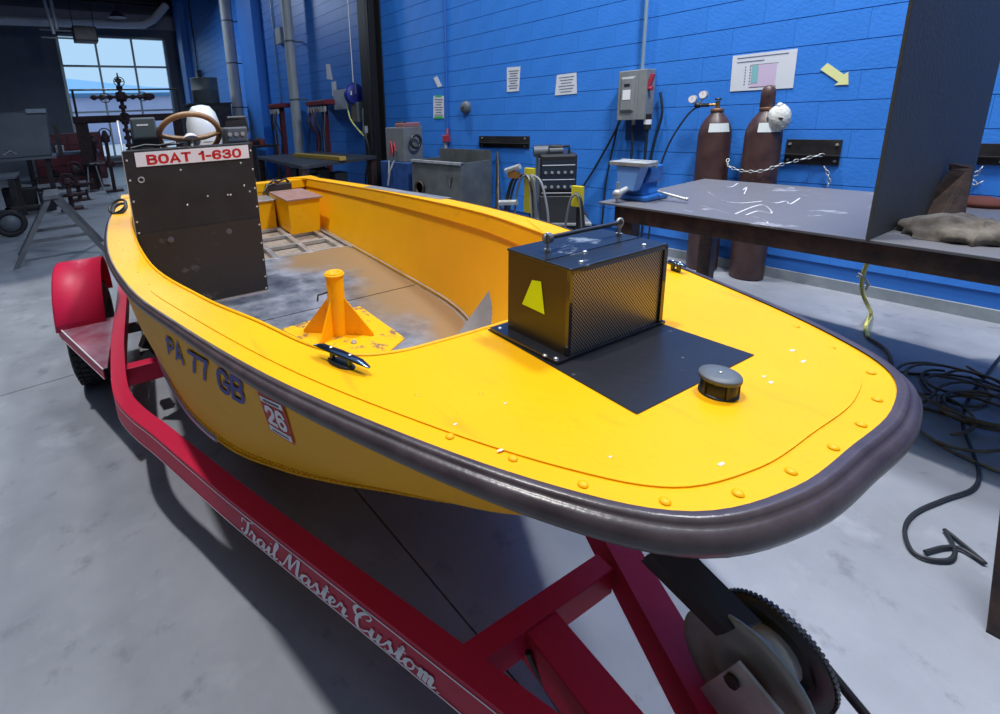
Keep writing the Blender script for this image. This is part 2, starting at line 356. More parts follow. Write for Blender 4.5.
for i in range(3):
    for j in range(3):obj('pane',MB().box(cx[i]+.04,cx[i+1]-.04,EY+.01,EY+.02,cz[j]+.04,cz[j+1]-.04),GLS,wi)
# ceiling over the far bay: deck, beam along the end wall, joists
CEI=mat('dark_ceiling',(.018,.022,.03),.8)
ce=struct('ceiling',MB().box(-12,W+.3,7.0,22.3,6.3,6.5).box(-12,-3.4,-4,7.0,6.3,6.5).box(-3.4,W+.3,-4,-3.2,6.3,6.5),CEI)  # gap over the near bay is invented, left open for the added sun
struct('wall_back',MB().box(-12,W+.3,-4.3,-4,0,6.4),mat('light_grey_wall',(.30,.32,.36),.7))
for k in range(9):
    y=9+k*1.5
    jo=MB().box(-12,W,y-.03,y+.03,5.95,6.02).box(-12,W,y-.03,y+.03,6.22,6.3)
    for q in range(40):
        x=-12+q*.42;jo.tube([(x,y,6.0),(x+.21,y,6.24),(x+.42,y,6.0)],.012,4)
    obj('joist',jo,DSTL,ce)
struct('trim_3',MB().box(-12,W,EY-.35,EY,5.25,5.75),mat('grey_beam_paint',(.26,.27,.30),.6,c2=(.36,.34,.38),nscale=1.2))
# outside: yard, hill
yard=struct('yard_ground',MB().box(-60,60,22.6,140,-.5,-.1),mat('yard_paving',(.32,.36,.42),.9))
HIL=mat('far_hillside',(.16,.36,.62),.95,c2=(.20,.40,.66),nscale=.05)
hr=[]
for j in range(6):
    d=90+j*10;row=[]
    for i in range(31):
        x=-70+i*6;h=(13.0+2.2*math.sin(i*.19+1.6)+.8*math.sin(i*.7))*(1-abs(j-3)/3.2);row.append((x,d,max(h,-.4)))
    hr.append(row)
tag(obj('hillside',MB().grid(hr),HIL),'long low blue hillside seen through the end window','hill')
sh=thing('storage_building','low pale building across the yard outside the end window','building',(8,60,0))
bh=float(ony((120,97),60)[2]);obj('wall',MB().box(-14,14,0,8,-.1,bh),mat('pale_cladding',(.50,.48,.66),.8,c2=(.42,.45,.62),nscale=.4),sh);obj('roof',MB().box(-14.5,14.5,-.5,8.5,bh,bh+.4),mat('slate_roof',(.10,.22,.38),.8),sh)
# ================================================================== THE BOAT
BLOC=(BO[0],BO[1],0)
boat=thing('work_boat','yellow aluminium work boat with black console and brown rubber rail, on the red trailer','boat',BLOC,-BYAW)
def w2(P): q=BO+AX*P[1]+PR*P[0];return np.array([q[0],q[1],P[2]])
def proj(P):
    c=Rwc@(np.array(P,float)-C0);return np.array([PX+FPX*c[0]/c[2],PY+FPX*c[1]/c[2]])
OUT=[(0,0),(.003,.12),(.038,.235),(.13,.318),(.3,.412),(.57,.528),(.94,.645),(1.32,.743),(1.95,.833),(2.8,.884),(3.6,.894),(4.7,.89)]
CHI=[(.50,0,.605),(.53,.08,.605),(.60,.165,.60),(.70,.255,.59),(.81,.35,.575),(.95,.45,.555),(1.16,.56,.53),(1.5,.655,.51),(2.1,.73,.475),(2.9,.77,.455),(3.6,.78,.445),(4.7,.78,.44)]
BOT=[(.62,0,.50),(.64,.06,.50),(.70,.13,.50),(.79,.215,.50),(.89,.31,.495),(1.03,.41,.48),(1.23,.52,.465),(1.56,.62,.45),(2.13,.70,.435),(2.92,.735,.43),(3.6,.74,.43),(4.7,.74,.43)]
INN=[(.499,0),(.499,.13),(.503,.23),(.512,.307),(.548,.375),(.64,.43),(.823,.486),(1.10,.577),(1.60,.688),(2.5,.760),(3.4,.782),(4.55,.782)]
NS=6
def side(P,sgn=-1): return [(sgn*p[1],p[0])+tuple(p[2:]) for p in cr(P,NS)]
def full(P):
    """port half reversed + starboard half, as one run of (t,s,..)"""
    a=side(P,1);b=side(P,-1);return a[::-1]+b[1:]
o_f=full(OUT);c_f=full(CHI);b_f=full(BOT);i_f=full(INN)
outer=[(x,y,zd(y)) for x,y in o_f];inner=[(x,y,zd(y)) for x,y in i_f]
hull=MB()
side_top=[(x*.998,y+.002,zd(y)-.012) for x,y in o_f]
mid=[tuple(.5*(np.array(a)+np.array(b))+np.array([math.copysign(.012,a[0]) if abs(a[0])>.05 else 0,-.012 if a[1]<.4 else 0,0])) for a,b in zip(side_top,c_f)]
hull.grid([side_top,mid,c_f]);hull.strip(c_f,b_f);ctr=[(0,max(y,.62),z-.0) for x,y,z in b_f]
hull.strip(b_f,ctr)
n=len(o_f)
hull.add([side_top[0],c_f[0],b_f[0],(0,4.7,.43),b_f[-1],c_f[-1],side_top[-1],(.5,4.7,.80),(-.5,4.7,.80)],[(0,1,2,7),(2,3,8,7),(3,4,8),(4,5,6,8)])
obj('hull',hull,YHU,boat)
# gunwale and deck
obj('gunwale',MB().strip(outer,inner).add([(x,y,z) for x,y,z in outer]+[(x,y,z-.014) for x,y,z in outer],[(i,i+1,n+i+1,n+i) for i in range(n-1)]),YEL,boat)
def inset(P,d,cut=None):
    out=[]
    for i,(x,y) in enumerate(P):
        a=np.array(P[max(i-1,0)]);b=np.array(P[min(i+1,len(P)-1)]);t=(b-a)/np.linalg.norm(b-a);nn=np.array([-t[1],t[0]]);nn=nn if nn@(np.array([0,1.2])-np.array([x,y]))>0 else -nn
        out.append((x+nn[0]*d,y+nn[1]*d))
    return out
i0=next(i for i,p in enumerate(o_f) if p[1]<1.25);i1=n-1-i0
pan=inset(o_f,.036)[i0:i1+1]
# raised foredeck sheet, ends where the cockpit opening begins
inn2=[p for p in i_f][i0:i1+1]
fd=MB();A=[(x,y,zd(y)+.0022) for x,y in pan];Bq=[(x*1.012,y-.004,zd(y)+.0022) for x,y in inn2];fd.strip(A,Bq)
fd.strip(A,[(x,y,z-.0022) for x,y,z in A]);obj('foredeck_sheet',fd,YEL,boat)
# rubber rub rail, a moulded profile swept round the outline
prof=[(-.003,.003),(.004,.005),(.008,.004),(.010,.001),(.011,-.002),(.014,-.002),(.019,-.006),(.0225,-.013),(.023,-.020),(.021,-.027),(.014,-.033),(.005,-.035),(-.001,-.030)]
rows=[]
outn=inset(o_f,1.0)
tp_=lambda y:float(np.interp(y,[.05,.9,2.5],[1,.62,.62]))
for d,h in prof:
    rows.append([(x-(q[0]-x)*d*tp_(y),y-(q[1]-y)*d*tp_(y),zd(y)+h*tp_(y)) for (x,y),q in zip(o_f,outn)])
rr=MB().grid(rows);obj('rub_rail',rr,RUB,boat)
# inner lip and liner
fz=.48
lip0=[(x,y,zd(y)) for x,y in i_f];lip1=[(x*.985,y+.004,zd(y)-.075) for x,y in i_f];lip2=[(x*1.0+.0,y,zd(y)-.085) for x,y in i_f]
FLO=[(1.14,0),(1.14,.12),(1.15,.2),(1.17,.28),(1.21,.37),(1.28,.45),(1.38,.53),(1.52,.61),(1.75,.665),(2.1,.682),(3.4,.69),(4.55,.69)]
f_f=full(FLO);f3=[(x,y,fz-.02) for x,y in f_f]
obj('inner_lip',MB().strip(lip0,lip1).strip(lip1,lip2),YEL,boat)
obj('side_liner',MB().strip(lip2,f3,True),YIN,boat)
# rolled bead along the opening
obj('opening_bead',MB().tube([(x,y,zd(y)+.001) for x,y in i_f],.0045,6),YEL,boat)
# floor: channel edge, plates
obj('floor_edge_channel',MB().strip([(x*1.0,y,fz-.012) for x,y in f_f],[(x*.93,y+.02,fz-.012) for x,y in f_f]).strip([(x*.995,y,fz+.012) for x,y in f_f],[(x*.975,y,fz+.012) for x,y in f_f]),ALU,boat)
def fw(s): # floor half width
    P=[(p[0],p[1]) for p in FLO[1:]];return float(np.interp(s,[p[0] for p in P],[p[1] for p in P]))*.955
def plate(s0,s1,name='floor_plate'):
    ss=np.linspace(s0,s1,8);poly=[(fw(s),s) for s in ss]+[(-fw(s),s) for s in ss[::-1]]
    return obj(name,MB().prism(poly,fz-.01,fz),FLP,boat)
plate(1.17,2.112);plate(2.122,3.18)
obj('floor_seam_strip',MB().box(-.62,.62,2.1125,2.1215,fz-.012,fz-.004),MBLK,boat)
# aft floor: open frames over a gritty pan
obj('bilge_pan',MB().box(-.66,.66,3.18,4.5,.442,.446),TAN,boat)
for x in (-.60,-.25,.10,.36,.61):obj('floor_frame_rail',MB().box(x-.02,x+.02,3.18,4.5,fz-.03,fz),ALU,boat,bevel=.002)
for y in (3.2,3.52,3.86,4.2):obj('floor_frame_bar',MB().box(-.62,.62,y-.014,y+.014,fz-.028,fz+.002),ALU,boat,bevel=.002)
obj('floor_edge_strip',MB().tube([(.66,3.1,fz+.004),(.655,3.8,fz+.004)],.012,5),ALU,boat)
# transom
tz=zd(4.6)
obj('transom',MB().box(-.83,.83,4.55,4.7,tz-.085,tz+.001).box(-.70,.70,4.56,4.62,.45,tz-.08),YEL,boat,bevel=.004)
for sg in(-1,1):obj('corner_cap',MB().prism([(sg*.89,4.46),(sg*.89,4.7),(sg*.62,4.7),(sg*.78,4.5)][::sg],tz-.01,tz+.012),YEL,boat,bevel=.003)
# low aft locker deck with pale edge
obj('aft_locker',MB().box(-.6,.36,4.22,4.55,.45,.74),YIN,boat,bevel=.004)
obj('aft_locker_top',MB().box(-.6,.37,4.2,4.55,.74,.752),ALU,boat,bevel=.002)
# registration lettering and sticker on the starboard bow
pts=[];uv=[]
top_s=side(OUT,-1);chi_s=side(CHI,-1)
def hullpt(u,v,off=.0015):
    i=min(int(u),len(top_s)-2);f=u-i
    T=np.array([*top_s[i],0])*(1-f)+np.array([*top_s[i+1],0])*f;T[2]=zd(T[1])-.012
    Cc=np.array(chi_s[i])*(1-f)+np.array(chi_s[i+1])*f
    Mm=.5*(T+Cc)+np.array([-.012,0,0])
    P=T*(1-v*2)+Mm*(v*2) if v<.5 else Mm*(2-2*v)+Cc*(2*v-1)
    return P+np.array([-.0022,-.0016,0])
grid_uv=[(u,v) for u in np.linspace(6,54,240) for v in np.linspace(.02,.98,48)]
grid_px=np.array([proj(w2(hullpt(u,v))) for u,v in grid_uv])
def uvof(p):
    d=((grid_px-np.array(p))**2).sum(1);return np.array(grid_uv[int(d.argmin())])
def on_hull(quad):
    q=[uvof(p) for p in quad] # TL TR BR BL
    def f(a,b,off=0):
        r=(q[3]*(1-a)+q[2]*a)*(1-b)+(q[0]*(1-a)+q[1]*a)*b
        P=hullpt(r[0],r[1]);return P+np.array([-.0016,-.0012,0])*off
    return f
def decal(name,f,x0,x1,y0,y1,m,off,nx=6,ny=6,label=None):
    rows=[[f(x0+(x1-x0)*i/nx,y0+(y1-y0)*j/ny,off) for i in range(nx+1)] for j in range(ny+1)];return obj(name,MB().grid(rows,False),m,boat,label=label)
def hull_text(name,txt,quad,m,off=0,bold=.0,box=(0,1,0,1),label=None):
    v,fc=block_text(txt,*((.17,.20) if len(txt)>2 else (.2,.22)));X=[p[0] for p in v];Y=[p[1] for p in v];a,b,c,d=min(X),max(X),min(Y),max(Y);f=on_hull(quad);mb=MB()
    mb.add([f(box[0]+(x-a)/(b-a)*(box[1]-box[0]),box[2]+(y-c)/(d-c)*(box[3]-box[2]),off) for x,y,_ in v],fc);return obj(name,mb,m,boat,label=label)
hull_text('registration_lettering','PA 77 GB',[(165,335),(241,377),(246,408),(169,354)],BLUL,bold=.035,label='blue registration PA 77 GB')
sq=[(257.5,391),(282.7,403.5),(294.7,445),(269,430)];fs=on_hull(sq)
RBRN=mat('orange_red_sticker',(.55,.035,.02),.5,spec=.2)
decal('year_sticker',fs,0,1,0,1,RBRN,0,label='red and white sticker reading 26')
decal('sticker_border',fs,.06,.94,.82,.94,WHT,.6);decal('sticker_border',fs,.06,.94,.05,.22,WHT,.6)
hull_text('sticker_number','26',sq,WHT,off=.8,bold=.03,box=(.10,.90,.27,.78))
for yy in(.87,.12):decal('sticker_print',fs,.18,.82,yy-.015,yy+.02,MBLK,1.2)
# spray strake along the chine and the riveted seam
LAV=mat('pale_strake',(.55,.50,.62),.3,.4)
for sg in(-1,1):
    cs=side(CHI,sg)[37:]
    obj('spray_strake',MB().tube([(x+sg*.006,y,z) for x,y,z in cs],.010,6),LAV,boat)
rv=MB()
for sg in(-1,1):
    acc=0;prev=None
    for u in np.arange(.2,44,.02):
        P=hullpt(u,.945)
        if prev is not None:acc+=np.linalg.norm(P-prev)
        prev=P
        if acc>.0165:
            acc=0;rv.sph((-sg*(P[0]+.001),P[1]-.001,P[2]-.001),.0050,5,3)
obj('seam_rivets',rv,YHU,boat,kind='stuff')
obj('chine_bead',MB().tube([(x*1.003,y-.002,z) for x,y,z in c_f],.006,5),YHU,boat)
# big dome rivets round the foredeck
rvm=MB().lathe([(.0058,0),(.005,.0014),(.003,.0024),(.0,.0027)],n=10);r0=None
RP=[(665,502),(738,494),(791,472),(833.5,448),(861,425),(877,400),(871,373),(831,348),(796,327),(738,301),(513,459),(583,485),(417,396),(481,395),(450,437)]
for p in RP:
    q=bdz(p);c=obj('dome_rivet',rvm,YEL,boat,loc=(q[0],q[1],zd(q[1])+.001)) if r0 is None else r0.copy()
    if r0 is None:r0=c
    else:COL.objects.link(c);c.location=(q[0],q[1],zd(q[1])+.001)
rvs=MB().lathe([(.0035,0),(.003,.001),(0,.0014)],n=8);r1=None
for sg in(-1,1):
    pth=inset(o_f,.05)
    for i,(x,y) in enumerate(pth):
        if 1.25<y<4.4 and (x<0)==(sg<0) and i%2==0:
            if r1 is None:c=obj('small_rivet',rvs,YEL,boat,loc=(x,y,zd(y)))
            else:c=r1.copy();COL.objects.link(c);c.location=(x,y,zd(y))
            r1=r1 or c
# wear pad strip on the far gunwale
obj('tread_strip',MB().add([(.875,2.05,zd(2.05)+.002),(.80,2.05,zd(2.05)+.002),(.80,3.15,zd(3.15)+.002),(.89,3.15,zd(3.15)+.002)],[(0,1,2,3)]),ALU,boat,label='worn grey strip on the gunwale')
CHIP=mat('pale_paint_chip',(.72,.60,.50),.6)
rn_=random.Random(2)
for p,L_ in(((792,352),.006),((803,363),.007),((764,378),.004),((771,384),.005),((721,466),.005),((505,405),.003),((455,426),.004),((500,452),.005),((610,459),.003)):
    q=bdz(p);z_=zd(q[1])+.0028;pl_=[(q[0]+L_*math.cos(a)*rn_.uniform(.7,1.2),q[1]+L_*.5*math.sin(a)*rn_.uniform(.6,1.2),z_) for a in [k*PI/4 for k in range(8)]]
    obj('paint_chip',MB().add(pl_,[tuple(range(8))]),CHIP,boat)
# --- foredeck black patch and vented box
zc=zd(.35)+.0028
zq=lambda s:zd(s)+.0034
patch=MB().add([(-.137,.168,zq(.168)),(.147,.168,zq(.168)),(.150,.49,zq(.49)),(-.122,.49,zq(.49))],[(0,1,2,3)]);obj('deck_patch',patch,BPT,boat,label='scuffed black square patch on the foredeck')
vb=obj('vent_box',MB(),BGL,boat);bpy.data.objects.remove(vb)
b0,b1,s0,s1,zb0,zb1=-.096,.144,.322,.462,zd(.39)+.006,1.216
bx=MB().add([(b0,s0,zb0),(b1,s0,zb0),(b1,s1,zb0),(b0,s1,zb0),(b0,s0,zb1-.004),(b1,s0,zb1-.004),(b1,s1,zb1-.004),(b0,s1,zb1-.004)],[(3,2,1,0),(4,5,6,7),(1,2,6,5),(2,3,7,6),(3,0,4,7)])
vb=obj('vent_box',bx,BRZ,boat,label='black sheet-metal box with a perforated front')
obj('box_top',MB().box(b0-.001,b1+.002,s0-.003,s1+.004,zb1-.005,zb1),BTP,vb,bevel=.002)
obj('top_seam',MB().box(b0,b1,.372,.3745,zb1,zb1+.0012),BGL,vb)
def perf():
    m=mat('perforated_sheet',(.30,.27,.23),.4,.6);nt=m.node_tree;b=nt.nodes['Principled BSDF'];tc=[n for n in nt.nodes if n.type=='TEX_COORD'][0]
    sp=nt.nodes.new('ShaderNodeSeparateXYZ');nt.links.new(tc.outputs['Object'],sp.inputs[0])
    def mth(op,a,bv=None):
        q=nt.nodes.new('ShaderNodeMath');q.operation=op
        for i,v in enumerate((a,bv)):
            if v is None:continue
            if isinstance(v,(int,float)):q.inputs[i].default_value=v
            else:nt.links.new(v,q.inputs[i])
        return q.outputs[0]
    k=2*PI/.0062
    X=mth('MULTIPLY',sp.outputs[0],k);Z=mth('MULTIPLY',sp.outputs[2],k*.9)
    v=mth('ADD',mth('SINE',mth('ADD',X,Z)),mth('SINE',mth('SUBTRACT',X,Z)))
    r=nt.nodes.new('ShaderNodeValToRGB');r.color_ramp.elements[0].position=.35;r.color_ramp.elements[1].position=.62;r.color_ramp.elements[0].color=(.012,.011,.010,1);r.color_ramp.elements[1].color=(.42,.39,.34,1)
    v=mth('MULTIPLY_ADD',v,.25);nt.nodes[-1].inputs[2].default_value=.5
    nt.links.new(v,r.inputs[0]);nt.links.new(r.outputs[0],b.inputs['Base Color']);return m
PERF=perf()
obj('perforated_grille',MB().add([(b0+.006,s0+.001,zb0+.004),(b1-.006,s0+.001,zb0+.004),(b1-.006,s0+.001,zb1-.008),(b0+.006,s0+.001,zb1-.008)],[(0,1,2,3)]),PERF,vb)
fr=MB().box(b0-.001,b0+.006,s0-.003,s0+.004,zb0,zb1-.003).box(b1-.006,b1+.003,s0-.003,s0+.012,zb0,zb1-.003).box(b0,b1,s0-.003,s0+.004,zb0,zb0+.006).box(b0,b1,s0-.003,s0+.004,zb1-.010,zb1-.004)
obj('grille_frame',fr,BGL,vb)
obj('base_flange',MB().add([(b0-.026,s0-.006,zq(s0)+.001),(b1+.008,s0-.006,zq(s0)+.001),(b1+.012,s1+.02,zq(s1)+.001),(b0-.026,s1+.02,zq(s1)+.001),(b0-.026,s0-.006,zq(s0)+.006),(b1+.008,s0-.006,zq(s0)+.006),(b1+.012,s1+.02,zq(s1)+.006),(b0-.026,s1+.02,zq(s1)+.006)],[(3,2,1,0),(4,5,6,7),(0,1,5,4),(1,2,6,5),(2,3,7,6),(3,0,4,7)]),BGL,vb)
yt=[bdt(p,b0-.001) for p in [(532,280),(541,281.5),(544.5,314.5),(522,304)]]
obj('warning_sticker',MB().add(yt,[(0,1,2,3)]),FLU,vb,label='fluorescent yellow tapered sticker')
e1=bdz((547.5,251),zb1);e2=bdz((619,235),zb1)
eye=[]
for q in(e1,e2):
    m_=MB().cyl((q[0],q[1],zb1),(q[0],q[1],zb1+.004),.006,8).cyl((q[0],q[1],zb1),(q[0],q[1],zb1+.016),.0028,8).torus((q[0],q[1],zb1+.024),.0075,.003,axis='y',n=16,k=6)
    obj('eye_bolt',m_,GALV,vb)
d=(e2-e1)/np.linalg.norm(e2-e1);p0=e1-d*.004;p1=e2+d*.004
obj('lift_bar',MB().cyl((p0[0],p0[1],zb1+.024),(p1[0],p1[1],zb1+.024),.0042,10),MBLK,vb)
obj('roller',MB().cyl((e1[0]-.006,e1[1]-.002,zb1+.024),(e1[0]+.003,e1[1]-.002,zb1+.024),.0095,14),GRYP,vb)
sc=MB().lathe([(.0042,0),(.004,.0016),(.002,.0026),(0,.0028)],n=8);f0=None
for p in [(585,252),(581,262),(644,245)]:
    q=bdz(p,zb1);c=obj('screw',sc,SCRW,vb,loc=(q[0],q[1],zb1))
for p in [(500,333),(545,361),(556,364)]:
    q=bdz(p);obj('screw',sc,SCRW,vb,loc=(q[0],q[1],zq(q[1])+.006))
# --- mushroom vent
mq=bdz((718,394));mz=zd(mq[1])+.002
mv=obj('mushroom_vent',MB().lathe([(.0215,0),(.0215,.022),(.0205,.023)],(mq[0],mq[1],mz),20),MBLK,boat)
obj('vent_cap',MB().lathe([(.0235,.0225),(.0252,.0232),(.0254,.0275),(.0245,.0292),(.012,.0300),(0,.0302)],(mq[0],mq[1],mz),26),GRYP,mv)
obj('vent_foot',MB().lathe([(.024,0),(.024,.003),(.020,.004)],(mq[0],mq[1],mz),20),MBLK,mv)
obj('cap_screw',MB().sph((mq[0],mq[1],mz+.030),.0025,8,5),SCRW,mv)
for k in range(5):
    a=2*PI*k/5+.3;obj('vent_rib',MB().cbox((mq[0]+.0222*math.cos(a),mq[1]+.0222*math.sin(a),mz+.012),(.003,.004,.020),rz=a),MBLK,mv)
# --- cleats
def cleat(px0,px1,lab,m):
    a=bdz(px0);b=bdz(px1);c=(a+b)/2;L=np.linalg.norm((b-a)[:2]);ang=math.atan2((b-a)[1],(b-a)[0]);z=zd(c[1])+.002
    base=MB().lathe([(.5,0),(.5,.12),(.42,.18)],n=20);base.v=[(v[0]*L*.55,v[1]*L*.22,v[2]*.03) for v in base.v]
    o=obj('mooring_cleat',base,MBLK,boat,loc=(c[0],c[1],z),rz=ang,label=lab)
    arm=MB().tube([(-L*.58,0,.017),(-L*.4,0,.0205),(0,0,.021),(L*.4,0,.0205),(L*.58,0,.017)],[.003,.008,.0095,.008,.003],10,sy=.45)
    obj('cleat_arm',arm,m,o);[obj('cleat_post',MB().cyl((x*L,0,.003),(x*L,0,.018),.005,8),m,o) for x in(-.18,.18)]
    for x in(-.2,.2):obj('cleat_screw',MB().sph((x*L,0,.0255),.0038,8,4,(1,1,.4)),SCRW,o)
CHR=mat('dark_chrome',(.06,.09,.16),.15,.9)
cleat((319,357),(366,375),'dark chrome mooring cleat on the near gunwale',CHR)
cleat((667,270),(684,274),'small mooring cleat behind the vented box',CHR)
# --- pedestal
pc=bdz((339,334),fz);pz=fz+.006
bp=[bdz(p,fz) for p in [(405,339),(360,307),(281,330)]];bp.append(bp[0]+bp[2]-bp[1]);bp[3]=bdz((366,372),fz)
obj('pedestal_base',MB().prism([(q[0],q[1]) for q in bp],fz,fz+.005),worn('chipped_yellow_paint',(.86,.43,.004),(.22,.14,.07),scale=14,thr=.55),boat,label='chipped yellow square plate under the pipe socket')
pr_=.040
ped=obj('pipe_socket',MB().lathe([(pr_,0),(pr_,.295),(pr_*.97,.30),(pr_*.68,.30),(pr_*.68,.10),(0,.10)],(pc[0],pc[1],pz),26),YEL,boat,label='yellow vertical pipe socket with gussets')
obj('collar',MB().torus((pc[0],pc[1],pz+.288),pr_+.001,.006,n=24,k=6),YEL,ped)
for p in [(298,333),(321,345),(377,337),(362,312)]:
    q=bdz(p,fz);d=(q-pc)[:2];L=np.linalg.norm(d);d/=L;L=min(L,.17);nn=np.array([-d[1],d[0]])*.004
    a=pc[:2]+d*pr_*.8;b_=pc[:2]+d*L
    V=[(*(a+nn),pz),(*(b_+nn),pz),(*(b_+nn),pz+.012),(*(a+nn),pz+.185)];V2=[(*(a-nn),pz),(*(b_-nn),pz),(*(b_-nn),pz+.012),(*(a-nn),pz+.185)]
    obj('gusset',MB().hexa(V,V2),YEL,ped)
obj('locking_lever',MB().tube([(pc[0]-pr_,pc[1],pz+.21),(pc[0]-pr_-.045,pc[1]-.005,pz+.208),(pc[0]-pr_-.05,pc[1]-.005,pz+.18)],.0045,6),MBLK,ped)
obj('base_bolt',MB().lathe([(.014,0),(.014,.006),(.008,.007),(.008,.012)],(pc[0]+.02,pc[1]-.13,pz),6),GALV,ped)
# --- console
cs_=2.55;cx0,cx1=-.748,-.117;cz1=1.351
con=obj('console',MB().box(cx0,cx0+.012,cs_,cs_+.36,fz,cz1-.01).box(cx1-.012,cx1,cs_,cs_+.30,fz,cz1-.02).add([(cx0,cs_,cz1),(cx1,cs_,cz1),(cx1,cs_+.14,cz1),(cx0,cs_+.14,cz1),(cx1,cs_+.38,cz1-.16),(cx0,cs_+.38,cz1-.16)],[(0,1,2,3),(3,2,4,5)]),BLK,boat,label='black steering console facing the bow')
obj('console_front',MB().box(cx0,cx1,cs_-.004,cs_+.006,fz,cz1),BLK,con,bevel=.002)
lowz=lambda x:.905
obj('lower_panel',MB().box(cx0+.01,cx1-.004,cs_-.009,cs_-.004,fz+.01,.925),worn('scuffed_black_panel',(.019,.020,.025),(.08,.08,.085),rough=.5,scale=8,thr=.62,bump=.2),con)
obj('base_trim',MB().box(cx0,cx1,cs_-.016,cs_,fz,fz+.008),SCRW,con)
obj('edge_trim',MB().box(cx0-.004,cx0,cs_-.004,cs_+.3,fz,cz1),GALV,con)
fy=cs_-.0105
q0=bds((134,152.5),fy);q1=bds((248.5,143.5),fy);q3=bds((136.5,166.5),fy)
sgz0,sgz1=q3[2]-.004,q0[2]-.002
sgn=obj('sign_plate',MB().box(q0[0],q1[0]-.004,cs_-.009,cs_-.004,sgz0,sgz1),WHT,con)
v,fc=block_text('BOAT 1-630',.205,.25);X=[a[0] for a in v];Yv=[a[1] for a in v];xa,xb,ya,yb=min(X),max(X),min(Yv),max(Yv)
sx0,sx1=q0[0]+.050,q1[0]-.045;H_=sgz1-sgz0
obj('sign_lettering',MB().add([(sx0+(a-xa)/(xb-xa)*(sx1-sx0),cs_-.0098,sgz0+.006+(b-ya)/(yb-ya)*(H_-.014)) for a,b,_ in v],fc),REDL,con,label='red lettering BOAT 1-630')
ssc=MB().lathe([(.006,0),(.0055,.002),(.003,.0034),(0,.0038)],n=8,axis='y');ssc.v=[(a,-b,c) for a,b,c in ssc.v];s_0=None
for a,b in [(95,217),(107,288),(120,364),(131,437),(137,477),(288,250),(385,344),(312,375),(457,339),(467,339),(515,306),(535,327),(503,225),(548,180),(555,247),(562,314),(568,380),(575,444),(580,510),(585,570),(591,630),(594,671)]:
    q=bds((100+a/3.57,100+b/3.57),fy);yy=cs_-.0045 if q[2]>.925 else cs_-.0095
    q[0]=min(max(q[0],cx0+.012),cx1-.010)
    c=obj('screw',ssc,SCRW,con,loc=(q[0],yy,q[2])) if s_0 is None else s_0.copy()
    if s_0 is None:s_0=c
    else:COL.objects.link(c);c.location=(q[0],yy,q[2])
for a,b in [(253,499),(461,469)]:
    q=bds((100+a/3.57,100+b/3.57),fy);obj('bolt',MB().cyl((q[0],cs_-.022,q[2]),(q[0],cs_-.009,q[2]),.008,8).cyl((q[0],cs_-.011,q[2]),(q[0],cs_-.009,q[2]),.016,12),GRYP,con)
q=bds((141.2,180),fy);obj('cable_grommet',MB().torus((q[0],cs_-.006,q[2]),.013,.004,axis='y',n=18,k=6),GALV,con)
obj('grommet_hole',MB().cyl((q[0],cs_-.006,q[2]),(q[0],cs_-.003,q[2]),.012,14),TIRE,con)
# steering wheel
tl=Matrix.Rotation(math.radians(-47),3,'X')
wc=Vector((-.405,2.80,1.405))
wh=obj('steering_wheel',MB().torus(wc,.160,.016,n=36,k=10,tilt=tl),WOOD,boat,label='brown steering wheel')
sp=MB()
for a in (-4,184,90):
    q=math.radians(a);e=tl@Vector((math.cos(q)*.155,math.sin(q)*.155,0));c0=tl@Vector((0,0,-.03));sp.tube([wc+c0,wc+(c0+e)*.5+tl@Vector((0,0,-.008)),wc+e],[.036,.034,.028],8,sy=.45)
obj('spoke',sp,WOOD,wh);obj('hub',MB().tube([wc+tl@Vector((0,0,-.05)),wc+tl@Vector((0,0,-.012))],[.05,.032],14),WHT,wh)
obj('column',MB().tube([wc+tl@Vector((0,0,-.16)),wc+tl@Vector((0,0,-.04))],.02,8),MBLK,wh)
ff=obj('fish_finder',MB().box(-.695,-.572,2.76,2.83,1.40,1.515),GRYP,boat,bevel=.008,label='grey boxed depth display on the console')
obj('finder_face',MB().box(-.685,-.582,2.756,2.76,1.412,1.502),mat('dark_screen_back',(.07,.10,.10),.5),ff);obj('finder_name_strip',MB().box(-.665,-.61,2.754,2.756,1.472,1.480),WHT,ff)
obj('finder_bracket',MB().box(-.70,-.567,2.785,2.80,1.345,1.46).cyl((-.71,2.79,1.45),(-.56,2.79,1.45),.012,8).box(-.66,-.60,2.70,2.86,1.345,1.355),MBLK,ff)
th=obj('throttle_box',MB().prism([(-.225,2.68),(-.105,2.68),(-.105,2.86),(-.225,2.86)],1.352,1.44),GRYP,boat,bevel=.01,label='grey throttle control on the console')
obj('throttle_lever',MB().tube([(-.10,2.77,1.40),(-.085,2.77,1.42),(-.09,2.80,1.50)],.009,8).cyl((-.19,2.80,1.49),(-.085,2.80,1.49),.014,10).box(-.215,-.12,2.70,2.74,1.44,1.475),MBLK,th)
for x in(-.205,-.17,-.135):obj('dial',MB().cyl((x,2.675,1.40),(x,2.68,1.40),.012,10),GALV,th)
obj('console_grab_rail',MB().tube([(-.74,2.60,1.20),(-.748,2.66,1.36),(-.752,2.78,1.50),(-.75,2.90,1.50)],.006,6),GALV,boat)
obj('dash_cables',MB().tube([(-.71,2.64,1.36),(-.64,2.66,1.372),(-.58,2.63,1.365),(-.50,2.66,1.374)],.007,6).tube([(-.6,2.7,1.36),(-.5,2.64,1.368),(-.45,2.70,1.37)],.006,6),MBLK,boat)
mc=bdz((119,213));mtl=Matrix.Rotation(math.radians(35),3,'X')@Matrix.Rotation(math.radians(-25),3,'Y')
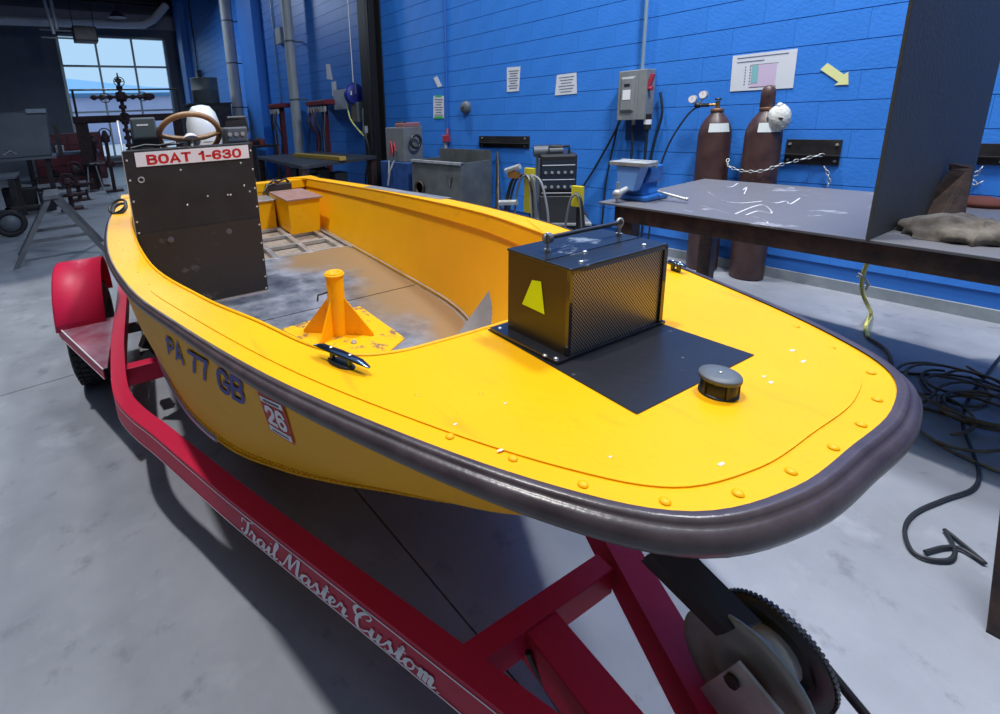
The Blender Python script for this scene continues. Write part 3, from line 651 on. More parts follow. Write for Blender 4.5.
obj('mooring_line_coil',MB().torus((mc[0],mc[1],mc[2]+.045),.055,.009,n=20,k=6,tilt=mtl).torus((mc[0]+.01,mc[1]-.03,mc[2]+.03),.045,.009,n=20,k=6,tilt=mtl),MBLK,boat,label='short black line looped on the near gunwale')
# stern box with brown lid
sb=obj('stern_seat_box',MB().add([(.395,3.83,fz),(.655,3.83,fz),(.655,4.42,fz),(.385,4.42,fz),(.375,3.80,.785),(.665,3.80,.785),(.665,4.42,.785),(.36,4.42,.785)],[(3,2,1,0),(4,5,6,7),(0,1,5,4),(1,2,6,5),(2,3,7,6),(3,0,4,7)]),YEL,boat,label='yellow box in the stern corner with a brown lid')
obj('box_lid',MB().box(.36,.685,3.775,4.40,.785,.80),PINK,sb,bevel=.003)
# battery and cables behind it
bt=obj('battery',MB().box(.36,.60,4.44,4.54,.752,.86),MBLK,boat,bevel=.005,label='black battery with cables in the stern')
obj('battery_cable',MB().tube([(.38,4.46,.86),(.42,4.44,.90),(.48,4.46,.88),(.54,4.44,.905),(.58,4.48,.87)],.012,6).tube([(.30,4.40,.79),(.36,4.42,.86),(.44,4.43,.87)],.008,6),MBLK,bt)
obj('battery_terminal',MB().box(.44,.48,4.46,4.5,.86,.885),mat('orange_plastic',(.6,.15,.02),.5),bt)
obj('stern_rope',MB().torus((.12,4.36,.765),.09,.014,n=18,k=6).torus((.13,4.36,.785),.06,.012,n=16,k=6),mat('blue_grey_rope',(.07,.11,.20),.8),boat,label='blue grey rope coiled on the stern locker')
obj('stern_light_post',MB().cyl((.24,4.60,tz),(.24,4.60,tz+.13),.006,6).sph((.24,4.6,tz+.13),.011,8,5),WHT,boat)
gp=[bdz((455,338),.52),bdz((502,330),.56),bdz((502,274),.72),bdz((497,279),.72)]
obj('bow_side_plate',MB().add([tuple(q) for q in gp],[(0,1,2,3)]),mat('dull_aluminium_sheet',(.13,.135,.155),.7,0,c2=(.17,.17,.19),nscale=9),boat,solid=.003,label='bare aluminium plate beside the vented box')
# outboard motor on the transom
om=thing('outboard_motor','white outboard motor behind the steering wheel on the stern','motor',w2((-.09,4.98,.50)),-BYAW)
cw=MB();rowsm=[]
for h,rx,ry,oy in [(.62,.10,.15,0),(.66,.145,.22,0),(.80,.155,.25,0),(.98,.150,.245,.01),(1.08,.125,.20,.02),(1.14,.08,.13,.02),(1.155,.02,.04,.02)]:
    rowsm.append([(rx*math.copysign(abs(math.cos(a))**.75,math.cos(a)),oy+ry*math.copysign(abs(math.sin(a))**.75,math.sin(a)),h) for a in [2*PI*k/24 for k in range(25)]])
cw.grid(rowsm);obj('cowl',cw,MWHT,om)
obj('cowl_seam',MB().tube([(.157*math.cos(2*PI*k/24),.252*math.sin(2*PI*k/24),.80) for k in range(24)],.004,5,closed=True),GRYP,om)
obj('midsection',MB().hexa([(-.05,-.08,-.25),(.05,-.08,-.25),(.04,.14,-.25),(-.04,.14,-.25)],[(-.08,-.10,.62),(.08,-.10,.62),(.07,.16,.62),(-.07,.16,.62)]),MWHT,om,bevel=.015)
obj('transom_bracket',MB().box(-.12,.12,-.27,-.10,.20,.40),DSTL,om,bevel=.01);obj('anti_ventilation_plate',MB().box(-.09,.09,-.12,.22,-.26,-.25),MWHT,om)
obj('gearcase',MB().tube([(0,-.16,-.33),(0,-.08,-.33),(0,.1,-.33),(0,.18,-.33)],[.01,.04,.04,.02],12).box(-.012,.012,-.06,.10,-.46,-.25),MWHT,om)
# ================================================================== THE TRAILER
TZ=.45;TH=.09
tr=thing('boat_trailer','red boat trailer with white pinstripes and script lettering, under the yellow boat','trailer',BLOC,-BYAW)
RL=[(4.4,.935),(2.33,.93),(1.97,.912),(1.78,.888),(1.62,.835),(1.47,.768),(1.23,.668),(.97,.556),(.52,.350),(-.12,.06)]
RS=[RL[0],RL[1]]+[tuple(p) for p in cr(RL[1:-1],4)[1:]]+[RL[-1]]
rin=None
def off2(P,d):
    out=[]
    for i in range(len(P)):
        a=np.array(P[max(i-1,0)]);b=np.array(P[min(i+1,len(P)-1)]);t=(b-a)/np.linalg.norm(b-a);out.append((P[i][0]+t[1]*d,P[i][1]-t[0]*d))
    return out
for sg in(-1,1):
    RQ=RS if sg<0 else [(s_,t_-float(np.interp(s_,[.2,1.6],[.065,0]))) for s_,t_ in RS]
    wr_=.055 if sg<0 else .07
    Pi=off2(RQ,-wr_)
    if Pi[3][1]>RQ[3][1]:Pi=off2(RQ,wr_)
    r_=MB();o4=[(sg*t,s) for s,t in RQ];i4=[(sg*t,s) for s,t in Pi]
    a=[(x,y,TZ) for x,y in o4];b=[(x,y,TZ) for x,y in i4];c=[(x,y,TZ-TH) for x,y in o4];d=[(x,y,TZ-TH) for x,y in i4]
    r_.strip(a,b).strip(c,a).strip(b,d).strip(d,c)
    rail=obj('frame_rail',r_,RED,tr,bevel=.004)
    if sg==-1:
        nrm=off2(RS,.0);outx=off2(RS,.0016)
        if outx[3][1]<RS[3][1]:outx=off2(RS,-.0016)
        for z0,z1 in((TZ-.015,TZ-.0115),(TZ-TH+.004,TZ-TH+.0075)):
            obj('pinstripe',MB().strip([(-t,s,z0) for s,t in outx],[(-t,s,z1) for s,t in outx]),WHT,rail)
# script lettering, drawn as broad-nib strokes along the near rail
GL={'a':([[(.9,.85),(.6,1),(.2,.7),(.1,.3),(.3,0),(.65,.2),(.92,.95),(.85,.3),(1.0,0),(1.25,.3)]],1.2),
'r':([[(0,.25),(.25,.95),(.33,1.15),(.42,.85),(.72,.88),(.66,.25),(.82,0),(1.1,.3)]],1.05),
'i':([[(0,.25),(.33,1),(.25,.25),(.42,0),(.7,.3)],[(.42,1.4),(.5,1.5)]],.66),
'l':([[(0,.25),(.45,1.2),(.62,1.85),(.45,2.05),(.28,1.3),(.25,.3),(.42,0),(.7,.3)]],.66),
's':([[(0,.25),(.4,1.15),(.42,.85),(.68,.4),(.5,0),(.15,.08)],[(.5,0),(.98,.3)]],.92),
't':([[(0,.25),(.42,1.75),(.28,.3),(.42,0),(.7,.3)],[(.08,1.15),(.7,1.22)]],.66),
'e':([[(0,.25),(.5,.5),(.62,.85),(.42,1.02),(.15,.6),(.22,.1),(.48,0),(.85,.3)]],.8),
'u':([[(0,.25),(.27,1),(.2,.3),(.4,0),(.75,.4),(.88,1),(.8,.25),(.97,0),(1.25,.3)]],1.2),
'o':([[(.45,1),(.15,.7),(.1,.3),(.36,0),(.7,.3),(.7,.8),(.45,1),(.65,.82),(1.0,.8)]],.98),
'm':([[(0,.7),(.2,1),(.24,.6),(.22,0)],[(.22,.4),(.48,1),(.62,.8),(.6,0)],[(.6,.4),(.88,1),(1.02,.8),(.98,.2),(1.12,0),(1.4,.3)]],1.35),
'T':([[(.1,1.3),(.2,1.85),(.8,1.8),(1.6,2.15)],[(1.0,1.85),(.9,.7),(.6,.05),(.15,.25),(.35,.6)]],1.15),
'M':([[(-.2,.25),(-.05,0),(.25,.35),(.8,2.05),(.85,1.2),(.95,.15)],[(.95,.15),(1.3,1.2),(1.75,2.05),(1.75,.4),(1.95,0),(2.25,.3)]],2.15),
'C':([[(1.0,1.4),(1.25,1.55),(1.35,1.95),(1.0,2.1),(.5,1.6),(.25,.8),(.5,.05),(1.0,.1),(1.35,.45)],[(1.0,2.1),(.2,2.2),(-.1,1.7),(.2,1.2),(.6,1.25)]],1.35),
'.':([[(.15,0),(.3,.08)]],.3),' ':([],.45)}
def script(txt):
    x=0;S=[]
    for ch in txt:
        st,ad=GL[ch]
        for q in st:S.append([(x+a+b*.25,b) for a,b in q])
        x+=ad+.05
    return S,x
SS,SW=script('Trail Master Custom.')
pth=np.array([(s,t) for s,t in outx]);seg=np.r_[0,np.cumsum(np.linalg.norm(np.diff(pth,axis=0),axis=1))]
def along(p):
    return float(seg[int(((np.array([proj(w2((-t,s,TZ-.045))) for s,t in pth])-np.array(p))**2).sum(1).argmin())])
dense=np.linspace(0,seg[-1],900);dp=np.array([proj(w2((-np.interp(L,seg,pth[:,1]),np.interp(L,seg,pth[:,0]),TZ-.045))) for L in dense])
La=dense[int(((dp-np.array((239,520)))**2).sum(1).argmin())];Lb=dense[int(((dp-np.array((436,688)))**2).sum(1).argmin())]
def onrail(x,y):
    L=La+(Lb-La)*x/SW;return (-(float(np.interp(L,seg,pth[:,1]))+.0012),float(np.interp(L,seg,pth[:,0])),TZ-TH+.013+y*.0285)
ltm=MB()
for st in SS:
    P=cr(st,5);m_=len(P);nib=(.085,.05);A=[];B_=[]
    for i,p in enumerate(P):
        t=P[min(i+1,m_-1)]-P[max(i-1,0)];L=np.linalg.norm(t);t=t/L if L else t
        wd_=.052+.085*abs(t[1])*(t[1]<0)+.02*abs(t[1]);nn=np.array([-t[1],t[0]])*wd_
        A.append(onrail(*(p+nn)));B_.append(onrail(*(p-nn)))
    ltm.strip(A,B_)
obj('script_lettering',ltm,WHT,tr,label='white script lettering Trail Master Custom.')
def beam(name,a,b,w_,h,m=RED,**k):
    """rectangular tube between two points of the boat frame"""
    a=Vector(a);b=Vector(b);d=(b-a).normalized();x=d.cross(Vector((0,0,1))).normalized();z=x.cross(d);V=[]
    for P in(a,b):V.append([P+x*(sx*w_/2)+z*(sz*h/2) for sx,sz in((-1,-1),(1,-1),(1,1),(-1,1))])
    return obj(name,MB().hexa(V[0],V[1]),m,tr,bevel=.003,**k)
beam('cross_member',(-.88,2.12,TZ-.075),(.88,2.12,TZ-.075),.06,.085)
beam('cross_member',(-.88,3.9,TZ-.09),(.88,3.9,TZ-.09),.06,.08)
beam('cross_member',(-.285,.405,TZ-.05),(.15,.405,TZ-.05),.045,.07)
beam('centre_tongue',(-.07,.43,TZ-.065),(-.07,-.55,TZ-.065),.085,.085)
beam('axle',(-.97,3.0,.26),(.97,3.0,.26),.05,.05,DSTL)
for x in(-.45,.45):beam('bunk_board',(x,1.5,TZ-.045),(x,4.3,TZ-.055),.09,.03,DSTL)
for sg in(-1,1):beam('spring_hanger',(sg*.80,2.45,TZ-.10),(sg*.80,2.52,TZ-.20),.05,.05,DSTL)
beam('brake_line_bracket',(-.80,2.36,.42),(-.70,2.40,.36),.05,.06,DSTL);beam('brake_line_bracket',(-.80,2.34,.36),(-.74,2.30,.28),.03,.10,DSTL)
# dark hose hanging behind the tongue
obj('brake_hose',MB().tube([tuple(bdz(p,z)) for p,z in [((528,652),.40),((535,668),.37),((548,690),.34),((565,716),.31)]],.007,8),MBLK,tr)
# wheels and fenders
def wheel(sg):
    wq=obj('wheel',MB().lathe([(.12,-.08),(.18,-.095),(.262,-.098),(.284,-.085),(.29,-.06),(.29,.06),(.284,.085),(.262,.098),(.18,.095),(.12,.08)],(0,0,0),36,'x'),TIRE,tr,loc=(sg*1.075,3.0,.291))
    gr=MB()
    for x in(-.055,-.018,.018,.055):
        gr.torus((x,0,0),.2905,.006,axis='x',n=36,k=4)
    td=MB()
    for k in range(44):
        a=2*PI*k/44
        for x in(-.072,-.036,0,.036,.072):
            c=(x,math.cos(a+x)*.291,math.sin(a+x)*.291);td.add([(c[0]+u,c[1]+v*-math.sin(a)+w_*math.cos(a),c[2]+v*math.cos(a)+w_*math.sin(a)) for u,v,w_ in [(-.014,-.014,0),(.014,-.014,0),(.014,.014,0),(-.014,.014,0),(-.013,-.013,.006),(.013,-.013,.006),(.013,.013,.006),(-.013,.013,.006)]],[(4,5,6,7),(0,1,5,4),(1,2,6,5),(2,3,7,6),(3,0,4,7)])
    obj('tread',td,TIRE,wq,kind='stuff')
    obj('rim',MB().lathe([(.02,-.02),(.14,-.03),(.165,-.07),(.17,-.09),(.175,-.09),(.175,.0)],(0,0,0),24,'x'),GALV,wq)
    fe=MB();rs=[[],[],[],[]]
    for k in range(25):
        a=math.radians(-2+184*k/24) if False else math.radians(8+164*k/24);y=3.0-.335*math.cos(a);z=.395+.335*math.sin(a)
        for j,(x,rr_) in enumerate(((.965,1.0),(1.185,1.0),(1.195,.97),(1.195,.86))):
            rs[j].append((sg*x,3.0-.335*rr_*math.cos(a),.395+.335*rr_*math.sin(a)))
    fe.grid(rs);f=obj('fender',fe,RED,tr,solid=.003)
    sp_=[bdz(p,.452) for p in [(64,320),(107,314),(112,354)]]
    xs_=[(sg*abs(q[0]),q[1]) for q in sp_];
    STP=mat('step_plate_paint',(.42,.30,.38),.22,.5,c2=(.34,.10,.16),nscale=7)
    obj('step_plate',MB().prism([(sg*1.19,2.72),(sg*.93,2.72),(sg*.93,2.08),(sg*.955,2.08)][::-sg],.447,.4525),STP,f,bevel=.002)
    obj('step_skirt',MB().add([(sg*1.192,2.74,.452),(sg*.945,2.07,.452),(sg*.945,2.07,.405),(sg*1.192,2.74,.395)],[(0,1,2,3)]),RED,f,solid=.003)
    obj('step_edge_line',MB().tube([(sg*1.193,2.74,.453),(sg*.946,2.07,.453)],.003,4).tube([(sg*1.194,2.74,.396),(sg*.947,2.07,.406)],.0025,4),WHT,f)
wheel(-1);wheel(1)
# winch stand and winch
wsq=[bdz(p,z) for p,z in (((650,554),.70),((694,554),.70),((762,622),.64),((728,630),.64))]
ws=obj('winch_stand',MB().hexa([tuple(q) for q in wsq],[tuple(q+np.array([0,.015,-.03])) for q in wsq]),mat('black_winch_arm',(.018,.015,.017),.6),tr)
def disc(name,t,c,r,m,th_,parent,n=40,prof=None):
    return obj(name,MB().lathe(prof or [(0,-th_),(r*.96,-th_),(r,-th_*.6),(r,th_*.6),(r*.96,th_),(0,th_)],(t,c[0],c[1]),n,'x'),m,parent)
def fitdisc(p,t): q=bdt(p,t);return (q[1],q[2])
def circ(px,t):
    Q=np.array([bdt(p,t)[1:3] for p in px]);A=np.c_[2*Q,np.ones(len(Q))];r=np.linalg.lstsq(A,(Q**2).sum(1),rcond=None)[0];return float(r[0]),float(r[1]),float(math.sqrt(r[2]+r[0]**2+r[1]**2))
RC=circ([(685,625),(692,610),(711,608.5),(737,620),(769,644),(791,670),(808,707),(686,642),(705,683)],.07)
GC=circ([(726,592),(741,591),(769,601),(795,625),(819,653),(834,681),(839.6,707)],.165)
print('reel',RC,'gear',GC)
obj('winch_post',MB().hexa([(.085,.05,TZ-.09),(.145,.05,TZ-.09),(.145,.14,TZ-.09),(.085,.14,TZ-.09)],[(.095,RC[0]-.03,RC[1]),(.145,RC[0]-.03,RC[1]),(.145,RC[0]+.05,RC[1]+.02),(.095,RC[0]+.05,RC[1]+.02)]),DSTL,tr,bevel=.003)
wn=obj('winch_drum',MB().cyl((.075,RC[0],RC[1]),(.165,GC[0],GC[1]),.045,18),GALV,tr)
c1=(RC[0],RC[1]);k_=RC[2]/.092
disc('reel_plate',.07,c1,.092,mat('reel_zinc',(.26,.29,.27),.55,.35,c2=(.33,.36,.34),nscale=18,bump=.05),.003,wn,prof=[(a*k_,b) for a,b in [(0,-.001),(.03,-.001),(.032,-.003),(.045,-.003),(.05,-.001),(.074,-.001),(.076,-.003),(.09,-.003),(.092,-.001),(.092,.003),(0,.003)]])
gk=GC[2]/.124;gc=(.165,GC[0],GC[1])
gear=MB().lathe([(.088*gk,-.004),(.119*gk,-.004),(.119*gk,.008),(.088*gk,.008),(.088*gk,-.004)],gc,60,'x')
gear.lathe([(0,.004),(.09*gk,.004),(.09*gk,.007),(0,.007)],gc,40,'x')
for k in range(70):
    a=2*PI*k/70;gear.cbox((.167,gc[1]+.1215*gk*math.cos(a),gc[2]+.1215*gk*math.sin(a)),(.010,.007*gk,.0055*gk),rx=a)
obj('gear_wheel',gear,mat('dark_galvanised_gear',(.10,.10,.10),.5,.7),wn)
ar=[bdt(p,.045) for p in [(702,686),(740,660),(790,720),(740,740)]]
obj('winch_arm',MB().hexa([tuple(q) for q in ar],[tuple(q+np.array([-.006,0,0])) for q in ar]),GALV,wn)
q=bdt((733,680),.038);obj('arm_bolt',MB().cyl((q[0]-.008,q[1],q[2]),(q[0]+.02,q[1],q[2]),.010,8),RSTL,wn)
st_=[bdt(p,z) for p,z in [((655,550),.10),((700,600),.13),((745,640),.13),((800,700),.13)]]
obj('winch_strap',MB().strip([tuple(q+np.array([-.03,0,0])) for q in st_],[tuple(q+np.array([.04,0,0])) for q in st_]),mat('black_webbing',(.014,.012,.014),.8),wn,solid=.004)
obj('crank_handle',MB().cyl(gc,(.24,gc[1],gc[2]),.008,8).cyl((.24,gc[1],gc[2]),(.24,gc[1]-.14,gc[2]-.08),.008,8),DSTL,wn)
# jack foot that carries the tongue on the floor
obj('tongue_jack',MB().cyl((-.06,-.45,.0),(-.06,-.45,.42),.025,12).cyl((-.06,-.45,0),(-.06,-.45,.015),.07,16),GALV,tr)
# ================================================================== WELDING TABLE SIDE
def wq(*px,x=W-.004):
    return [tuple(onx(p,x)) for p in px]
def flat(name,px,m,parent=None,x=W-.004,th_=.003,label=None):
    q=wq(*px,x=x);return obj(name,MB().hexa(q,[(a+th_ if False else a-th_,b,c) for a,b,c in q]),m,parent,label=label)
TTOP=worn('welding_table_top',(.165,.162,.18),(.34,.34,.37),rough=.42,scale=4,thr=.60,metal=.15,bump=.1)
TY=.0526;TB=np.array([2.55,.10]);ta=np.array([-math.sin(TY)*-1,math.cos(TY)]);tp=np.array([math.cos(TY),-math.sin(TY)])
def tl2(x,y,z): q=np.array([2.57,1.57])+tp*x-ta*y;return (q[0],q[1],z)   # x towards the wall, y towards the camera side
def tbox(mb,x0,x1,y0,y1,z0,z1): return mb.hexa([tl2(x0,y0,z0),tl2(x1,y0,z0),tl2(x1,y1,z0),tl2(x0,y1,z0)],[tl2(x0,y0,z1),tl2(x1,y0,z1),tl2(x1,y1,z1),tl2(x0,y1,z1)])
wt=thing('welding_table','long dark steel welding table with chalk marks, in front of the gas cylinders','table',tuple(np.array(tl2(.6,1.2,0))))
_o=Matrix.Translation(-Vector(wt.location))
def wtp(name,mb,m,**k):
    L=wt.location;mb.v=[(a-L[0],b-L[1],c-L[2]) for a,b,c in mb.v];return obj(name,mb,m,wt,**k)
TL_,TW_=2.45,1.25
wtp('tabletop',tbox(MB(),0,TW_,0,TL_,.888,.90),TTOP,bevel=.002)
for a in((.012,.05,.1,TL_-.01),(TW_-.05,TW_-.012,.1,TL_-.01)):wtp('apron_rail',tbox(MB(),a[0],a[1],a[2],a[3],.80,.888),RSTL,bevel=.003)
for y in(.10,TL_-.05):wtp('apron_rail',tbox(MB(),.012,TW_-.012,y,y+.04,.80,.888),RSTL,bevel=.003)
for x,y in((.02,.12),(TW_-.12,.06),(.02,TL_-.12),(TW_-.12,TL_-.12)):wtp('leg',tbox(MB(),x,x+.085,y,y+.085,0,.80),RSTL,bevel=.003)
CH=mat('chalk_marks',(.55,.55,.6),.8)
for pts_ in ([(708,192),(722,200),(740,203),(762,201)],[(746,215),(758,211),(772,213),(764,205),(752,207),(735,214)],[(764,200),(775,203),(786,201),(790,204),(800,198)],[(752,216),(762,219),(768,223),(756,222)],[(743,190),(747,187),(744,194)],[(770,186),(790,192),(808,196)],[(716,184),(730,187),(738,183)],[(700,205),(730,214)],[(790,188),(830,196)]):
    P=[onz(p,.9012) for p in pts_];P=cr(P,4);wtp('chalk_line',MB().strip([tuple(p+np.array([.004,.004,0])) for p in P],[tuple(p-np.array([.004,.004,0])) for p in P]),CH)
# upright steel plate standing on the table
PLM=worn('mill_scale_plate',(.070,.068,.066),(.20,.19,.20),rough=.62,scale=5,thr=.72,metal=.0,bump=.15)
a=onz((865,239.5),.9);b=onx((968,185),3.78);b[2]=.9
d=(b-a)/np.linalg.norm(b-a);nn=np.array([-d[1],d[0],0])*.012
tag(obj('steel_plate',MB().hexa([tuple(a),tuple(b),tuple(b-nn),tuple(a-nn)],[tuple(a+np.array([0,0,1.75])),tuple(b+np.array([0,0,1.75])),tuple(b-nn+np.array([0,0,1.75])),tuple(a-nn+np.array([0,0,1.75]))]),PLM,bevel=.002),'tall dark steel plate standing upright on the welding table','plate')
# leather and scrap heap behind the plate
HIDE=mat('dirty_hide',(.060,.045,.035),.85,c2=(.17,.145,.12),nscale=13,bump=.6,bscale=22)
HIDE2=mat('rust_brown_leather',(.035,.02,.016),.8,c2=(.075,.042,.03),nscale=16,bump=.5,bscale=30)
def lump(name,px,z,th_,m,lab,cat,seed=1,prof=None):
    """soft folded heap following a spine of pixels on the tabletop"""
    rnd=random.Random(seed);P=cr([onz(p,z) for p in px],5);rows=[]
    for i,p in enumerate(P):
        f=i/(len(P)-1);r=th_*(.35+.65*math.sin(PI*min(max(f,.03),.97))**.6);t=P[min(i+1,len(P)-1)]-P[max(i-1,0)];t/=np.linalg.norm(t);s_=np.array([-t[1],t[0],0]);row=[]
        for k in range(13):
            a_=PI*k/12;w_=r*(1+.25*rnd.uniform(-1,1));row.append(tuple(p+s_*math.cos(a_)*w_*1.5+np.array([0,0,max(math.sin(a_),0)*w_*.75])))
        rows.append(row)
    o=obj(name,MB().grid(rows),m);md=o.modifiers.new('s','SUBSURF');md.levels=md.render_levels=1;return tag(o,lab,cat)
lump('folded_hide',[(917,226),(938,231),(960,236),(990,240),(1030,246)],.902,.105,HIDE,'crumpled grey brown welding hide lying at the right end of the table','hide',3)
a1=[onz(p,.902) for p in((916,214),(940,219),(966,218),(950,208))]
ap=onx((952,166),float(a1[1][0])+.15)
tag(obj('leather_tool_pouch',MB().add([tuple(q) for q in a1]+[tuple(ap),tuple(ap+np.array([.06,-.05,-.02]))],[(0,1,5,4),(1,2,5),(2,3,4,5),(3,0,4)]),HIDE2,bevel=.01),'pointed brown leather piece propped against the steel plate','pouch')
q=onz((981,205),.902);tag(obj('rusty_grinding_disc',MB().lathe([(.0,0),(.10,.0),(.10,.02),(.04,.04),(0,.04)],(q[0],q[1],.902),20),mat('rust_red',(.13,.03,.02),.8)),'rust red round piece on the table beside the leather','disc')
# cylinders
def gas_cylinder(x,y,cap,label):
    r=.120;t=thing('gas_cylinder',label,'gas cylinder',(x,y,0),0)
    obj('body',MB().lathe([(r-.012,0),(r-.002,.008),(r,.02),(r,1.17),(r-.004,1.21),(r-.018,1.26),(r-.045,1.31),(.048,1.345),(.040,1.36)],n=32),CYLM,t)
    obj('neck_ring',MB().lathe([(.040,1.355),(.047,1.36),(.047,1.385),(.040,1.39)],n=20),mat('worn_brass',(.20,.10,.06),.5,.5),t)
    if cap:obj('valve_cap',MB().lathe([(.043,1.38),(.047,1.39),(.047,1.49),(.040,1.525),(.022,1.545),(0,1.55)],n=22),CYLM,t);obj('cap_hole',MB().cyl((-.046,-.016,1.47),(-.047-.001,-.017,1.47),.011,10),TIRE,t)
    else:
        obj('valve',MB().cyl((0,0,1.385),(0,0,1.45),.016,10).cyl((0,0,1.42),(-.01,.06,1.42),.010,8),mat('brass',(.35,.22,.09),.35,.8),t);obj('hand_wheel',MB().lathe([(.022,1.455),(.026,1.46),(.022,1.472),(0,1.475)],n=12),DSTL,t)
    lb=MB();
    A=[];B_=[]
    for k in range(7):
        a=math.radians(178+ k*13);A.append(((r-.004)*math.cos(a),(r-.004)*math.sin(a),1.255));B_.append(((r-.001)*math.cos(a)*1.0,(r-.001)*math.sin(a)*1.0,1.20))
    A=[(x_*.915,y_*.915,z_+.015) for x_,y_,z_ in A];B_=[(x_*1.012,y_*1.012,z_) for x_,y_,z_ in B_]
    obj('shoulder_label',MB().strip(A,B_),mat('label_white',(.62,.66,.66),.6),t);return t
g1=gas_cylinder(4.515,1.735,False,'maroon gas cylinder with a two-gauge regulator')
g2=gas_cylinder(4.515,1.395,True,'maroon gas cylinder with a domed valve cap and white cap beside it')
gx,gy=4.515,1.735
rg=thing('gas_regulator','brass regulator with two round white gauges on the left cylinder','regulator',(gx-.01,gy+.06,1.42))
obj('regulator_body',MB().cyl((0,0,0),(-.01,.065,0),.017,10).sph((-.01,.085,0),.026,10,6),DSTL,rg)
for y,z in((.125,.052),(.045,.085)):
    gm=obj('gauge',MB().cyl((.0,y,z),(-.028,y,z),.033,18),GALV,rg);obj('dial_face',MB().cyl((-.028,y,z),(-.030,y,z),.029,18),WHT,gm);obj('needle',MB().box(-.0315,-.030,y-.001,y+.001,z-.002,z+.022),REDL,gm);obj('stem',MB().cyl((-.012,y,z-.03),(-.01,.085,0),.006,6),GALV,gm)
hp=cr([(gx-.01,gy+.15,1.41),(4.48,gy+.22,1.33),(4.44,2.06,1.10),(4.42,2.13,.80),(4.43,2.17,.45),(4.45,2.20,.12),(4.40,2.35,.012),(4.2,2.5,.012)],6)
tag(obj('regulator_hose',MB().tube([tuple(p) for p in hp],.008,7),mat('black_hose',(.012,.02,.035),.5)),'thin dark hose hanging from the regulator down the blue wall','hose')
hp=cr([(4.55,1.86,1.0),(4.6,1.90,.75),(4.6,1.98,.45),(4.6,2.02,.03)],6)
WPB=mat('white_plastic_wrap',(.68,.68,.64),.7,c2=(.5,.5,.46),nscale=25,bump=.8,bscale=40)
tc_=thing('plastic_wrap','crumpled white plastic wrap bunched on the shoulder beside the domed cap','wrap',(4.475,1.30,1.20))
wm=MB().sph((0,0,.10),.075,14,10,(1,.95,1.35));rn=random.Random(4);wm.v=[(a*(1+rn.uniform(-.14,.14)),b*(1+rn.uniform(-.14,.14)),c+rn.uniform(-.008,.008)) for a,b,c in wm.v]
obj('wrap',wm,WPB,tc_);obj('knot',MB().sph((-.01,0,.195),.022,8,6),WPB,tc_);obj('tie_band',MB().torus((0,0,.04),.05,.008,n=14,k=5),WPB,tc_)
obj('dark_tear',MB().sph((-.062,-.02,.10),.022,8,5,(.5,1.2,.5)),TIRE,tc_)
# chain round the cylinders
def chain(pts_,lab,step=.028,r=.0035,parent=None):
    P=cr(pts_,8);c=MB();acc=0;k=0
    for i in range(len(P)-1):
        d=np.linalg.norm(P[i+1]-P[i]);acc+=d
        if acc>=step:
            acc=0;t=Vector(P[i+1]-P[i]).normalized();rot_=t.to_track_quat('X','Z').to_matrix()@Matrix.Rotation(PI/2*(k%2),3,'X');k+=1
            ring=[];
            for j in range(10):
                a_=2*PI*j/10;v=rot_@Vector((math.cos(a_)*.019,math.sin(a_)*.010,0));ring.append(Vector(P[i])+v)
            c.tube(ring,r,4,closed=True)
    o=obj('chain',c,GALV,parent,kind='stuff');return tag(o,lab,'chain')
chain([(4.47,1.60,.99),(4.41,1.57,.93),(4.375,1.45,.90),(4.38,1.33,.91),(4.44,1.25,.95),(4.55,1.12,1.0),(4.62,1.02,1.03)],'galvanised chain looped round the cylinder with the domed cap')
# wall brackets
def bracket(px0,px1,px2,px3,lab,ch=True):
    q=wq(px0,px1,px2,px3,x=W-.03);y0=min(q[0][1],q[2][1]);y1=max(q[0][1],q[2][1]);z1=max(p[2] for p in q);z0=min(p[2] for p in q)
    t=thing('wall_bracket',lab,'bracket',(W,(y0+y1)/2,z0));hy=(y1-y0)/2;h=z1-z0
    obj('back_plate',MB().box(-.012,.0,-hy,hy,0,h),DSTL,t,bevel=.002);obj('ledge',MB().box(-.05,-.012,-hy,hy,h*.38,h*.42),DSTL,t)
    for y in(-hy*.85,hy*.85):
        for z in(h*.18,h*.82):obj('bolt_head',MB().cyl((-.022,y,z),(-.012,y,z),.010,6),GALV,t)
    return t
BG='dark slotted steel brackets on the blue wall'
b1=bracket((478,136),(528,137),(528,147),(479,147),'dark steel wall bracket above the leaning bar');b1['group']=BG
b2=bracket((786,140),(840,140),(838,164),(786,164),'dark steel wall bracket beside the domed-cap cylinder');b2['group']=BG
b3=bracket((970,143.5),(1003,144),(1003,166),(970,164),'dark steel wall bracket right of the upright plate');b3['group']=BG
chain([tuple(onx(p,W-.04)) for p in((824,166),(828,174),(829,182),(827,188))],'short chain hanging below the bracket beside the cylinders')
chain([tuple(onx(p,W-.04)) for p in((984,165),(978,172),(972,178),(976,184),(985,180))],'short chain looped below the rightmost bracket')
